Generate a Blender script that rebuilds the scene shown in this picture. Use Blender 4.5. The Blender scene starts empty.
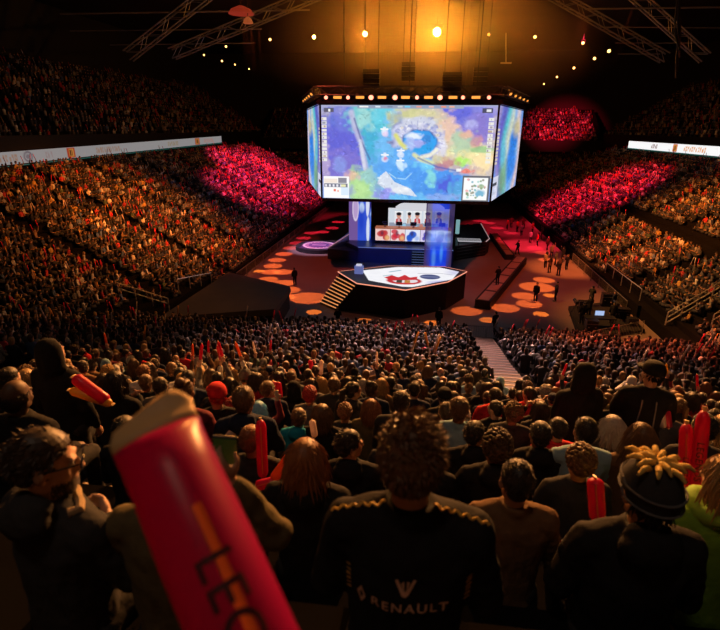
import bpy, bmesh, math, random
import numpy as np
from mathutils import Vector, Matrix, Euler
rnd = random.Random(7)
rng = np.random.default_rng(7)
SC = bpy.context.scene
COL = SC.collection
PI = math.pi

# ------------------------------------------------------------------ camera
FPX, EYE = 500.0, 14.2
TH = math.atan(187 / 500); PS = math.atan(.13 * math.cos(TH)); RO = math.radians(.4)
CAM = np.array([0, 0, EYE])
FW = np.array([-math.sin(PS) * math.cos(TH), math.cos(PS) * math.cos(TH), -math.sin(TH)])
R0 = np.array([math.cos(PS), math.sin(PS), 0]); U0 = np.cross(R0, FW)
RT = R0 * math.cos(RO) + U0 * math.sin(RO); UP = np.cross(RT, FW)
def ray(u, v): return FW + (u - 360) / FPX * RT + (315 - v) / FPX * UP
def pz(u, v, z): r = ray(u, v); return CAM + r * (z - EYE) / r[2]
def py(u, v, y): r = ray(u, v); return CAM + r * y / r[1]
def pd(u, v, d): return CAM + d * ray(u, v)
def proj(p):
    q = np.asarray(p, float) - CAM; d = q @ FW
    return 360 + FPX * (q @ RT) / d, 315 - FPX * (q @ UP) / d, d
cd = bpy.data.cameras.new('camera'); co = bpy.data.objects.new('camera', cd); COL.objects.link(co)
cd.lens = 36 * FPX / 720; cd.sensor_width = 36; cd.sensor_fit = 'HORIZONTAL'; cd.clip_end = 500; cd.clip_start = .02
mw = Matrix((RT, UP, -FW)).transposed().to_4x4(); mw.translation = Vector(CAM); co.matrix_world = mw
SC.camera = co
cd.dof.use_dof = True; cd.dof.focus_distance = 25; cd.dof.aperture_fstop = 3.2

# ------------------------------------------------------------------ materials
def _nt(name):
    m = bpy.data.materials.new(name); m.use_nodes = True
    nt = m.node_tree; b = nt.nodes['Principled BSDF']; return m, nt, b
def mat(name, col, rough=.7, metal=0, var=.15, scale=6.0, bump=0.0, emit=0, ecol=None, spec=.3, sheen=0):
    m, nt, b = _nt(name)
    b.inputs['Roughness'].default_value = rough; b.inputs['Metallic'].default_value = metal
    b.inputs['Specular IOR Level'].default_value = spec
    if sheen: b.inputs['Sheen Weight'].default_value = sheen
    c = (*col, 1)
    if var or bump:
        tc = nt.nodes.new('ShaderNodeTexCoord'); nz = nt.nodes.new('ShaderNodeTexNoise')
        nz.inputs['Scale'].default_value = scale; nz.inputs['Detail'].default_value = 5
        nt.links.new(tc.outputs['Object'], nz.inputs['Vector'])
        mx = nt.nodes.new('ShaderNodeMix'); mx.data_type = 'RGBA'
        mx.inputs[6].default_value = tuple(x * (1 - var) for x in col) + (1,)
        mx.inputs[7].default_value = tuple(min(1, x * (1 + var)) for x in col) + (1,)
        nt.links.new(nz.outputs['Fac'], mx.inputs[0]); nt.links.new(mx.outputs[2], b.inputs['Base Color'])
        if bump:
            bp = nt.nodes.new('ShaderNodeBump'); bp.inputs['Strength'].default_value = bump; bp.inputs['Distance'].default_value = .02
            nt.links.new(nz.outputs['Fac'], bp.inputs['Height']); nt.links.new(bp.outputs['Normal'], b.inputs['Normal'])
    else: b.inputs['Base Color'].default_value = c
    if emit:
        b.inputs['Emission Color'].default_value = (*(ecol or col), 1); b.inputs['Emission Strength'].default_value = emit
    return m
def emis(name, col, s):
    m, nt, b = _nt(name); b.inputs['Base Color'].default_value = (.02, .02, .02, 1)
    b.inputs['Emission Color'].default_value = (*col, 1); b.inputs['Emission Strength'].default_value = s
    return m
def vcol(name, emit=0, rough=.75, alpha=1):
    m, nt, b = _nt(name)
    a = nt.nodes.new('ShaderNodeAttribute'); a.attribute_name = 'col'
    b.inputs['Roughness'].default_value = rough; b.inputs['Specular IOR Level'].default_value = .25
    if emit:
        b.inputs['Base Color'].default_value = (.02, .02, .02, 1)
        nt.links.new(a.outputs['Color'], b.inputs['Emission Color']); b.inputs['Emission Strength'].default_value = emit
    else: nt.links.new(a.outputs['Color'], b.inputs['Base Color'])
    b.inputs['Alpha'].default_value = alpha
    return m
M = {}
M['concrete'] = mat('concrete_floor', (.15, .115, .10), .55, var=.2, scale=.6, bump=.05)
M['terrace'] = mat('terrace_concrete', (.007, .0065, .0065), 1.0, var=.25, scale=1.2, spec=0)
M['black'] = mat('black_drape', (.012, .012, .014), .85, var=.3, scale=2)
M['blackgloss'] = mat('black_gloss', (.015, .015, .02), .25, var=.1)
M['deck'] = mat('stage_deck', (.05, .05, .06), .4, var=.15, scale=1)
M['navy'] = mat('navy_panel', (.035, .05, .12), .35, var=.2, scale=.8)
M['tarp'] = mat('brown_tarp', (.055, .045, .04), .7, var=.3, scale=.8, bump=.3)
M['wall'] = mat('dark_wall', (.03, .027, .026), .9, var=.2, scale=.3)
M['roof'] = mat('roof_deck', (.035, .03, .028), .9, var=.3, scale=.4)
M['steel'] = mat('truss_steel', (.24, .23, .225), .5, metal=.6, var=.2, scale=3)
M['darksteel'] = mat('dark_steel', (.06, .06, .06), .5, metal=.5, var=.2, scale=3)
M['rail'] = mat('rail_steel', (.6, .58, .56), .35, metal=.7, var=.1)
M['bar'] = mat('barrier_steel', (.22, .21, .2), .45, metal=.6, var=.1)
M['wood'] = mat('aisle_step', (.06, .042, .036), .7, var=.2, scale=3)
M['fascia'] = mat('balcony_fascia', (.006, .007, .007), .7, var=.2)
M['trimglow'] = emis('edge_light', (1, .35, .22), 1.1)
M['stepglow'] = emis('step_light', (1, .36, .12), .7)
M['whiteglow'] = emis('white_edge_light', (.8, .75, .9), .5)
M['amber'] = emis('amber_lens', (1, .36, .06), 1.3)
M['redlens'] = emis('red_white_lens', (1, .27, .17), 3)
M['lamp'] = emis('golden_lens', (1, .55, .12), 60)
M['lampdim'] = emis('golden_lens_dim', (1, .5, .12), 6)
M['housing'] = mat('lamp_housing', (.02, .02, .02), .5, var=.1)
M['vcol'] = vcol('printed_colour')
M['crowd'] = vcol('crowd_clothes')
M['led'] = vcol('led_picture', emit=1.0)
M['leddim'] = vcol('led_board', emit=.55)

# ------------------------------------------------------------------ mesh building
WORLD = {}
class MB:
    def __init__(s): s.v = []; s.f = []; s.mi = []; s.c = []; s.cur = 0; s.col = None
    def add(s, vs, fs):
        b = len(s.v); s.v.extend([tuple(map(float, p)) for p in vs])
        s.c.extend([s.col or (1, 1, 1)] * len(vs))
        for f in fs: s.f.append(tuple(b + i for i in f)); s.mi.append(s.cur)
        return s
    def box(s, c, d, rz=0, taper=1.0):
        x, y, z = (k / 2 for k in d); ca, sa = math.cos(rz), math.sin(rz); vs = []
        for sz in (-1, 1):
            t = taper if sz > 0 else 1
            for sx, sy in ((-1, -1), (1, -1), (1, 1), (-1, 1)):
                px_, py_ = sx * x * t, sy * y * t
                vs.append((c[0] + px_ * ca - py_ * sa, c[1] + px_ * sa + py_ * ca, c[2] + sz * z))
        return s.add(vs, [(3, 2, 1, 0), (4, 5, 6, 7), (0, 1, 5, 4), (1, 2, 6, 5), (2, 3, 7, 6), (3, 0, 4, 7)])
    def bb(s, lo, hi): return s.box([(a + b) / 2 for a, b in zip(lo, hi)], [b - a for a, b in zip(lo, hi)])
    def prism(s, poly, z0, z1):
        n = len(poly)
        a = sum(poly[i][0] * poly[(i + 1) % n][1] - poly[(i + 1) % n][0] * poly[i][1] for i in range(n))
        if a < 0: poly = poly[::-1]
        g = lambda z, p: z(p) if callable(z) else z
        vs = [(p[0], p[1], g(z0, p)) for p in poly] + [(p[0], p[1], g(z1, p)) for p in poly]
        return s.add(vs, [tuple(range(n))[::-1], tuple(range(n, 2 * n))] + [(i, (i + 1) % n, n + (i + 1) % n, n + i) for i in range(n)])
    def tube(s, pts, rad, n=8, caps=True, flat=1.0):
        pts = [np.array(p, float) for p in pts]; k = len(pts)
        if not hasattr(rad, '__len__'): rad = [rad] * k
        vs, fs = [], []; ref = None
        for i in range(k):
            t = pts[min(i + 1, k - 1)] - pts[max(i - 1, 0)]; t /= (np.linalg.norm(t) + 1e-9)
            if ref is None: ref = np.array([0, 0, 1.]) if abs(t[2]) < .9 else np.array([1., 0, 0])
            a = np.cross(t, ref); a /= (np.linalg.norm(a) + 1e-9); b = np.cross(a, t); ref = b
            for j in range(n):
                w = 2 * PI * j / n; vs.append(pts[i] + rad[i] * (math.cos(w) * a + flat * math.sin(w) * b))
        for i in range(k - 1):
            for j in range(n):
                fs.append((i * n + j, i * n + (j + 1) % n, (i + 1) * n + (j + 1) % n, (i + 1) * n + j))
        fs = [f[::-1] for f in fs]
        if caps: fs += [tuple(range(n)), tuple(range((k - 1) * n, k * n))[::-1]]
        return s.add(vs, fs)
    def cone(s, p0, p1, r0, r1, n=10):
        p0, p1 = np.array(p0, float), np.array(p1, float); t = p1 - p0; L = np.linalg.norm(t); t = t / L
        P, Rr = [], []
        for a in (-1.0, -.75, -.4): P.append(p0 + t * r0 * a); Rr.append(max(r0 * math.sqrt(1 - a * a), r0 * .02))
        P.append(p0); Rr.append(r0); P.append(p1); Rr.append(r1)
        for a in (.4, .75, 1.0): P.append(p1 + t * r1 * a); Rr.append(max(r1 * math.sqrt(1 - a * a), r1 * .02))
        return s.tube(P, Rr, n)
    def chain(s, pts, rad, n=10):
        for i in range(len(pts) - 1): s.cone(pts[i], pts[i + 1], rad[i], rad[i + 1], n)
        return s
    def ell(s, c, r, nu=14, nv=9, rot=None):
        vs, fs = [], []
        for i in range(nv + 1):
            th = PI * i / nv
            for j in range(nu):
                ph = 2 * PI * j / nu
                p = Vector((r[0] * math.sin(th) * math.cos(ph), r[1] * math.sin(th) * math.sin(ph), r[2] * math.cos(th)))
                if i in (0, nv): p = Vector((1e-5 * math.cos(ph), 1e-5 * math.sin(ph), r[2] * math.cos(th)))
                if rot: p = rot @ p
                vs.append((c[0] + p.x, c[1] + p.y, c[2] + p.z))
        for i in range(nv):
            for j in range(nu): fs.append((i * nu + j, (i + 1) * nu + j, (i + 1) * nu + (j + 1) % nu, i * nu + (j + 1) % nu))
        return s.add(vs, fs)
    def loft(s, rings):
        n = len(rings[0]); vs = [p for r in rings for p in r]; fs = []
        for i in range(len(rings) - 1):
            for j in range(n): fs.append((i * n + j, i * n + (j + 1) % n, (i + 1) * n + (j + 1) % n, (i + 1) * n + j))
        fs += [tuple(range(n))[::-1], tuple(range((len(rings) - 1) * n, len(rings) * n))]
        return s.add(vs, fs)
    def rect(s, a, b, c, d): return s.add([a, b, c, d], [(0, 1, 2, 3)])
    def xform(s, mtx):
        s.v = [tuple(mtx @ Vector(p)) for p in s.v]; return s
    def mesh(s, name, mats, smooth=False, colour=False, off=(0, 0, 0)):
        me = bpy.data.meshes.new(name)
        me.from_pydata([(p[0] - off[0], p[1] - off[1], p[2] - off[2]) for p in s.v], [], s.f)
        for m in (mats if isinstance(mats, (list, tuple)) else [mats]): me.materials.append(m)
        if any(s.mi): me.polygons.foreach_set('material_index', s.mi)
        if smooth: me.polygons.foreach_set('use_smooth', [True] * len(s.f))
        if colour:
            a = me.attributes.new('col', 'FLOAT_COLOR', 'POINT')
            a.data.foreach_set('color', np.array([(*c, 1) for c in s.c], dtype=np.float32).ravel())
        me.update(); return me
    def build(s, name, mats, parent=None, smooth=False, colour=False, bevel=0, loc=None):
        off = (0, 0, 0)
        if parent is not None: off = WORLD[parent.name]
        elif loc is not None: off = tuple(loc)
        me = s.mesh(name, mats, smooth, colour, off)
        o = bpy.data.objects.new(name, me); COL.objects.link(o)
        if parent is not None: o.parent = parent
        elif loc is not None: o.location = off
        WORLD[o.name] = off
        if bevel:
            b = o.modifiers.new('bevel', 'BEVEL'); b.width = bevel; b.segments = 2; b.limit_method = 'ANGLE'
        return o
def tag(o, label, cat, group=None):
    o['label'] = label; o['category'] = cat
    if group: o['group'] = group
    return o
def thing(name, label, cat, loc, group=None):
    o = bpy.data.objects.new(name, None); COL.objects.link(o); o.location = Vector(loc); o.empty_display_size = .1
    WORLD[o.name] = tuple(map(float, loc)); return tag(o, label, cat, group)
def struct(o): o['kind'] = 'structure'; return o
def spot(p, t, watts, col, ang, blend=.3, rad=.15, name='stage_spot'):
    l = bpy.data.lights.new(name, 'SPOT'); l.energy = watts; l.color = col; l.spot_size = math.radians(ang); l.spot_blend = blend
    l.shadow_soft_size = rad; o = bpy.data.objects.new(name, l); COL.objects.link(o); o.location = Vector(p)
    o.rotation_euler = (Vector(t) - Vector(p)).to_track_quat('-Z', 'Y').to_euler(); return o
ORD = ['first', 'second', 'third', 'fourth', 'fifth', 'sixth', 'seventh', 'eighth', 'ninth', 'tenth', 'eleventh', 'twelfth', 'thirteenth', 'fourteenth',
       'fifteenth', 'sixteenth', 'seventeenth', 'eighteenth', 'nineteenth', 'twentieth', 'twenty-first', 'twenty-second', 'twenty-third', 'twenty-fourth',
       'twenty-fifth', 'twenty-sixth', 'twenty-seventh', 'twenty-eighth', 'twenty-ninth', 'thirtieth', 'thirty-first', 'thirty-second', 'thirty-third']
# smooth value noise for painted LED pictures
_G = rng.random((64, 64))
def vnoise(x, y):
    xi, yi = np.floor(x).astype(int), np.floor(y).astype(int); fx, fy = x - xi, y - yi
    fx = fx * fx * (3 - 2 * fx); fy = fy * fy * (3 - 2 * fy)
    g = lambda a, b: _G[a % 64, b % 64]
    return (g(xi, yi) * (1 - fx) + g(xi + 1, yi) * fx) * (1 - fy) + (g(xi, yi + 1) * (1 - fx) + g(xi + 1, yi + 1) * fx) * fy
def lin(c): c = np.asarray(c, float) / 255; return np.where(c <= .04045, c / 12.92, ((c + .055) / 1.055) ** 2.4)
class Paint:
    """a picture shown on a flat LED panel: s runs along the panel, t down it, both in the units given"""
    def __init__(s, w, h, nx, ny, base):
        s.x, s.y = np.meshgrid(np.linspace(0, w, nx), np.linspace(0, h, ny)); s.nx, s.ny = nx, ny
        s.a = np.empty((ny, nx, 3)); s.a[:] = lin(base)
    def mix(s, k, col): k = np.clip(k, 0, 1)[..., None]; s.a = s.a * (1 - k) + lin(col) * k
    def blob(s, x, y, rx, ry, col, k=1, soft=1.0, wob=0):
        dx, dy = (s.x - x) / rx, (s.y - y) / ry; r = np.sqrt(dx * dx + dy * dy)
        if wob: r = r + wob * (vnoise(s.x * .25 + x, s.y * .25 + y) - .5)
        s.mix(k * np.clip((1 + soft / 2 - r) / max(soft, .05), 0, 1), col)
    def rect(s, x0, y0, x1, y1, col, k=1): s.mix(k * ((s.x >= x0) & (s.x <= x1) & (s.y >= y0) & (s.y <= y1)), col)
    def line(s, pts, w, col, k=1, soft=.5):
        d = np.full(s.x.shape, 1e9)
        for (x0, y0), (x1, y1) in zip(pts[:-1], pts[1:]):
            dx, dy = x1 - x0, y1 - y0; q = np.clip(((s.x - x0) * dx + (s.y - y0) * dy) / (dx * dx + dy * dy + 1e-9), 0, 1)
            d = np.minimum(d, np.hypot(s.x - x0 - q * dx, s.y - y0 - q * dy))
        s.mix(k * np.clip((w * (1 + soft) - d) / (w * 2 * soft + 1e-6), 0, 1), col)
    def poly(s, pts, col, k=1):
        ins = np.zeros(s.x.shape, bool); n = len(pts)
        for i in range(n):
            (x0, y0), (x1, y1) = pts[i], pts[(i + 1) % n]
            c = ((y0 > s.y) != (y1 > s.y)) & (s.x < (x1 - x0) * (s.y - y0) / (y1 - y0 + 1e-12) + x0); ins ^= c
        s.mix(k * ins, col)
    def noise(s, sc, amt):
        n = vnoise(s.x * sc, s.y * sc) + .5 * vnoise(s.x * sc * 2.3 + 9, s.y * sc * 2.3 + 4) - .75
        s.a = np.clip(s.a * (1 + amt * n)[..., None], 0, 1)
    def build(s, name, mt, parent, tl, tr, bl, br):
        tl, tr, bl, br = (np.array(p, float) for p in (tl, tr, bl, br))
        S, T = np.meshgrid(np.linspace(0, 1, s.nx), np.linspace(0, 1, s.ny))
        S, T = S[..., None], T[..., None]
        P = ((tl * (1 - S) + tr * S) * (1 - T) + (bl * (1 - S) + br * S) * T).reshape(-1, 3) - np.array(WORLD[parent.name] if parent else (0, 0, 0))
        i = np.arange(s.nx * s.ny).reshape(s.ny, s.nx)
        q = np.stack([i[:-1, :-1], i[1:, :-1], i[1:, 1:], i[:-1, 1:]], -1).reshape(-1, 4)
        o = fastmesh(name, P, q, s.a.reshape(-1, 3), mt)
        if parent: o.parent = parent
        WORLD[o.name] = WORLD[parent.name] if parent else (0, 0, 0)
        return o
def fastmesh(name, P, Q, C, mt):
    me = bpy.data.meshes.new(name); n, k = len(P), len(Q)
    me.vertices.add(n); me.vertices.foreach_set('co', np.asarray(P, np.float32).ravel())
    me.loops.add(k * 4); me.loops.foreach_set('vertex_index', np.asarray(Q, np.int32).ravel())
    me.polygons.add(k); me.polygons.foreach_set('loop_start', np.arange(0, k * 4, 4, dtype=np.int32))
    me.update(calc_edges=True)
    a = me.attributes.new('col', 'FLOAT_COLOR', 'POINT')
    a.data.foreach_set('color', np.concatenate([np.asarray(C, np.float32), np.ones((n, 1), np.float32)], 1).ravel())
    me.materials.append(mt); me.validate()
    o = bpy.data.objects.new(name, me); COL.objects.link(o); return o
# ================================================================== the hall
FY = [-3, .2, 1.12, 2.24, 5.22, 10.5, 20.15, 33, 36]
FZ = [13.6, 12.55, 12.19, 11.43, 9.83, 7.32, 4.06, .15, 0]
def near_floor(y): return float(np.interp(y, FY, FZ))
ROWP = .82
ROWY = [1.12 + ROWP * k for k in range(39)]
def hl(x): return 1 + (-x - 18.3) * .49
def hr(x): return 1 + (x - 18.0) * .48
struct(MB().bb((-60, -6, -.4), (60, 140, 0)).build('floor', M['concrete']))
struct(MB().bb((-60, -6, 32), (60, 140, 32.4)).build('ceiling', M['roof']))
struct(MB().bb((-60.4, -6, 0), (-60, 140, 32)).build('wall_left', M['wall']))
struct(MB().bb((60, -6, 0), (60.4, 140, 32)).build('wall_right', M['wall']))
struct(MB().bb((-60, 140, 0), (60, 140.4, 32)).build('wall_far', M['wall']))
struct(MB().bb((-60, -6.4, 0), (60, -6, 32)).build('wall_near', M['wall']))
# near stand: each row a step with a bench on it
def mitre_x(y):
    z = near_floor(y); return -18.3 - max(0, (z - 1) / .49), 18.0 + max(0, (z - 1) / .48)
m = MB(); m.bb((-12, -4, 0), (12, ROWY[0] - .42, near_floor(.2)))
for k, y in enumerate(ROWY):
    z = near_floor(y); x0, x1 = mitre_x(y); x0, x1 = max(x0, -44), min(x1, 44)
    if y > 29.5: x0, x1 = -9.6, 12
    if y > 2.5: m.bb((x0, y - .22, 0), (x1, y + .16, z + .42))
    else: m.bb((x0, y - .22, 0), (x1, y + .16, z + .42))
    m.bb((x0, y + .16, 0), (x1, y + ROWP - .22, z))
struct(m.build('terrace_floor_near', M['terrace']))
def side_terrace(name, sgn, h, x0):
    m = MB()
    for k in range(24):
        x = x0 + k * .85; z = h(sgn * (x + .2)); ys = 31 if k < 3 else float(np.interp(z, FZ[::-1], FY[::-1]))
        a, b = sgn * x, sgn * (x + .85)
        m.bb((min(a, b), ys, 0), (max(a, b), 112, z))
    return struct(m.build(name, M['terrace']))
side_terrace('terrace_floor_left', -1, hl, 18.0)
side_terrace('terrace_floor_right', 1, hr, 17.7)
m = MB()
for k in range(20): m.bb((-38, 107 + k * .85, 0), (38, 107.85 + k * .85, .6 + k * .42))
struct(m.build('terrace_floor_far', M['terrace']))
for nm, sg in (('upper_terrace_floor_left', -1), ('upper_terrace_floor_right', 1)):
    m = MB()
    for k in range(19):
        a, b = sg * (40.2 + k * .9), sg * (41.1 + k * .9); z = 13.0 + k * .56
        m.bb((min(a, b), 15, z - 1.2), (max(a, b), 128, z))
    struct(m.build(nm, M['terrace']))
m = MB()
for k in range(14): m.bb((-40, 124.5 + k * .9, 10.2 + k * .56), (40, 125.4 + k * .9, 11.4 + k * .56))
struct(m.build('upper_terrace_floor_far', M['terrace']))
# balcony fronts
for nm, sg in (('balcony_wall_left', -1), ('balcony_wall_right', 1)):
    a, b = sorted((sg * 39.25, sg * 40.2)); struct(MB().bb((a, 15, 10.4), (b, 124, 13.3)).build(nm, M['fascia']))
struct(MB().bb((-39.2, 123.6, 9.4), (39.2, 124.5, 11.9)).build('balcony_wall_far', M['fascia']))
# stand front walls beside the event floor
struct(MB().bb((-18.0, 44, 0), (-17.75, 107, 1.15)).build('stand_wall_left', M['terrace']))
struct(MB().bb((17.45, 40, 0), (17.7, 107, 1.1)).build('stand_wall_right', M['terrace']))

# LED ribbon boards on the balcony fronts
def ribbon(name, sg, y0, y1, z0, z1, label, marks, base):
    x = sg * 39.05; r = thing(name, label, 'display board', (x, (y0 + y1) / 2, z0))
    L = y1 - y0
    dz = lambda y: (-.62 + .80 * (y - y0) / L) if sg < 0 else 0.0
    def bar(xa, xb, za, zb, ya, yb): return MB().loft([[(xa, y, za + dz(y)), (xb, y, za + dz(y)), (xb, y, zb + dz(y)), (xa, y, zb + dz(y))] for y in (ya, yb)])
    bar(min(x, x + sg * .15), max(x, x + sg * .15), z0 - .1, z1 + .1, y0 - .1, y1 + .1).build('board_housing', M['blackgloss'], r)
    p = Paint(L, 1.1, int(L * 9), 12, base)
    for (yy, kind, w, c) in marks:
        s = (yy - y0)
        if kind == 'ring':
            p.blob(s, .55, w, .5, c, 1, .2); p.blob(s, .55, w * .72, .34, base, 1, .2); p.blob(s, .55, w * .5, .2, c, .8, .2)
        elif kind == 'crest':
            p.rect(s - w, .06, s + w, 1.04, (190, 70, 40)); p.rect(s - w * .62, .2, s + w * .62, .9, (225, 150, 70)); p.rect(s - w * .3, .3, s - w * .1, .8, (70, 30, 20)); p.rect(s + w * .05, .3, s + w * .35, .5, (70, 30, 20)); p.rect(s + w * .05, .6, s + w * .35, .8, (70, 30, 20))
        else:
            n = kind
            for i in range(n):
                q = s + i * w
                p.rect(q, .25, q + w * .62, .85, c)
                if i % 3 == 0: p.rect(q + w * .18, .42, q + w * .45, .68, base)
                elif i % 3 == 1: p.rect(q + w * .2, .25, q + w * .62, .45, base)
                else: p.rect(q, .55, q + w * .3, .85, base)
    xe = x - sg * .012
    if sg < 0: p.build('led_strip', M['leddim'], r, (xe, y0, z1 + dz(y0)), (xe, y1, z1 + dz(y1)), (xe, y0, z0 + dz(y0)), (xe, y1, z0 + dz(y1)))
    else:
        p.build('led_strip', M['led'], r, (xe, y0, z1), (xe, y1, z1), (xe, y0, z0), (xe, y1, z0))
    bar(x - .02 if sg < 0 else x - .06, x + .06 if sg < 0 else x + .02, z0 - .18, z0 - .1, y0, y1).build('green_edge_strip', M['green'], r)
    return r
M['green'] = emis('green_edge', (.02, .22, .18), .35)
oc = (175, 140, 120)
ribbon('ribbon_board', -1, 38, 98, 11.25, 12.4, 'white ribbon display board on balcony above the orange-lit crowd, with crest logos', 
       [(43.5, 7, .38, oc), (47.5, 'ring', .6, (120, 110, 120)), (50, 3, .35, (170, 150, 150)), (54, 'crest', .65, 0), (58.5, 12, .42, oc), (70, 0, .4, oc), (76.5, 7, .5, (170, 150, 120)), (87, 'crest', .9, 0), (89.8, 8, .55, (200, 150, 140))], (176, 172, 172))
ribbon('ribbon_board', 1, 66, 108, 10.95, 12.2, 'bright white ribbon display board on balcony beyond the red-lit stand, shorter one',
       [(95, 5, .5, (150, 120, 120)), (88.5, 'crest', .75, 0), (79.2, 11, .6, (230, 160, 110))], (250, 250, 250))
# small orange sign below the bright board
p = py(718, 163, 73); t = thing('exit_sign', 'small orange lit sign under the bright ribbon board', 'sign', p)
MB().box(p + np.array([.6, .1, 0]), (1.5, .15, 1.0)).build('sign_box', M['housing'], t)
MB().box(p + np.array([.6, .0, 0]), (1.35, .06, .85)).build('sign_face', emis('orange_sign', (.9, .35, .05), .5), t)

# ------------------------------------------------------------------ roof trusses and catwalks
def truss(name, a, b, w, h, label, group=None, seg=None, chord=.09, m_='steel'):
    a, b = np.array(a, float), np.array(b, float); t = b - a; L = np.linalg.norm(t); t /= L
    sd = np.cross(t, [0, 0, 1.]); sd /= np.linalg.norm(sd); up = np.cross(sd, t)
    r = thing(name, label, 'truss', (a + b) / 2, group); seg = seg or max(3, int(L / (h * 1.3)))
    cs = [a + sd * sx * w / 2 + up * sz * h / 2 for sx in (-1, 1) for sz in (-1, 1)]
    for c in cs: MB().tube([c, c + t * L], chord, 6).build('chord', M[m_], r)
    m = MB()
    for i in range(seg):
        p0, p1 = t * (L * i / seg), t * (L * (i + 1) / seg)
        for i0, i1 in ((0, 1), (2, 3), (0, 2), (1, 3)):
            q0, q1 = (i0, i1) if i % 2 else (i1, i0)
            m.tube([cs[q0] + p0, cs[q1] + p1], chord * .5, 4, False)
    m.build('lattice', M[m_], r); return r
def P(u, v, d): return pd(u, v, d)
g = 'roof trusses'
truss('roof_truss', P(215, -12, 60), P(128, 56, 62), 1.2, 1.2, 'steel roof truss slanting down above the far end of the long white board, outer one', g)
truss('roof_truss', P(345, -18, 60), P(172, 54, 64), 1.2, 1.2, 'steel roof truss slanting down toward the row of small golden lamps, inner one', g)
truss('roof_truss', P(625, -14, 62), P(705, 58, 62), 1.2, 1.2, 'steel roof truss slanting down at the hanging cable bundle', g)
truss('roof_truss', P(535, -16, 66), P(665, 58, 68), 1.2, 1.2, 'steel roof truss slanting down above the upper red crowd', g)
def pipe(a, b, r, label, grp): 
    o = MB().tube([a, b], r, 6).build('roof_pipe', M['steel'], None, loc=(np.array(a) + b) / 2); return tag(o, label, 'pipe', grp)
pipe(P(60, 14, 60), P(310, 10, 62), .10, 'steel roof pipe running level, topmost above the dim upper seats', 0)
pipe(P(70, 31, 62), P(262, 29, 64), .07, 'thin steel roof pipe running level, second below the ceiling over dim upper seats', 0)
pipe(P(110, 45, 64), P(255, 43, 66), .06, 'thin steel roof pipe running level, lowest over dim upper seats', 0)
pipe(P(585, 9, 62), P(735, 7, 60), .11, 'thick steel roof pipe running level above the cable bundle', 0)
pipe(P(600, 27, 64), P(735, 28, 62), .06, 'thin steel roof pipe crossing behind the cable bundle', 0)
pipe(P(615, 43, 66), P(700, 43, 64), .05, 'thin steel roof pipe low behind the cable bundle', 0)
pipe(P(618, 54, 66), P(660, 54, 66), .05, 'short thin steel roof pipe ending by three golden lamps', 0)
# hanging cable bundle
a, b = P(678, -6, 40), P(676, 70, 40)
M['copper'] = mat('copper_cable', (.30, .14, .06), .5, .4)
r = thing('cable_bundle', 'bundle of hanging black cables with copper sheen below the roof', 'cable', b)
for i in range(5):
    o_ = rng.normal(0, .12, 3); o_[2] = 0
    MB().tube([a + o_ * 1.8, (a + b) / 2 + o_ + np.array([.25 * math.sin(i), 0, 0]), b + o_ * 2 + np.array([0, 0, .5 * i - .6])], .07, 6).build('cable', M['copper'] if i % 2 else M['darksteel'], r)
def fixture(name, pos, tgt, s, lens, label, group, rect=False, watts=0, col=(1, .5, .15), ang=60, hang=.6):
    """a stage lamp: yoke, can and glowing lens, pointing at tgt"""
    pos, tgt = np.array(pos, float), np.array(tgt, float); d = tgt - pos; d /= np.linalg.norm(d)
    r = thing(name, label, 'lamp', pos, group)
    q = Vector(d).to_track_quat('Z', 'Y').to_matrix().to_4x4(); q.translation = Vector(pos)
    if rect:
        MB().box((0, 0, -.15 * s), (1.5 * s, .55 * s, .3 * s)).xform(q).build('can', M['housing'], r)
        MB().box((0, 0, .02 * s), (1.35 * s, .42 * s, .04 * s)).xform(q).build('lens', M[lens], r)
    else:
        MB().tube([(0, 0, -.9 * s), (0, 0, -.3 * s), (0, 0, 0)], [.3 * s, .5 * s, .52 * s], 12).xform(q).build('can', M['housing'], r)
        MB().tube([(0, 0, 0), (0, 0, .05 * s), (0, 0, .1 * s)], [.44 * s, .40 * s, .2 * s], 12).xform(q).build('lens', M[lens], r)
    p = pos + np.array([0, 0, .1])
    MB().tube([p + [-.6 * s, 0, 0], p + [-.6 * s, 0, .7 * s], p + [.6 * s, 0, .7 * s], p + [.6 * s, 0, 0]], .05 * s, 5).tube([p + [0, 0, .7 * s], p + [0, 0, .7 * s + hang]], .05 * s, 5).build('yoke', M['housing'], r)
    if watts: spot(pos + d * .35 * s, tgt, watts, col, ang, .5, .25 * s)
    return r
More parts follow.
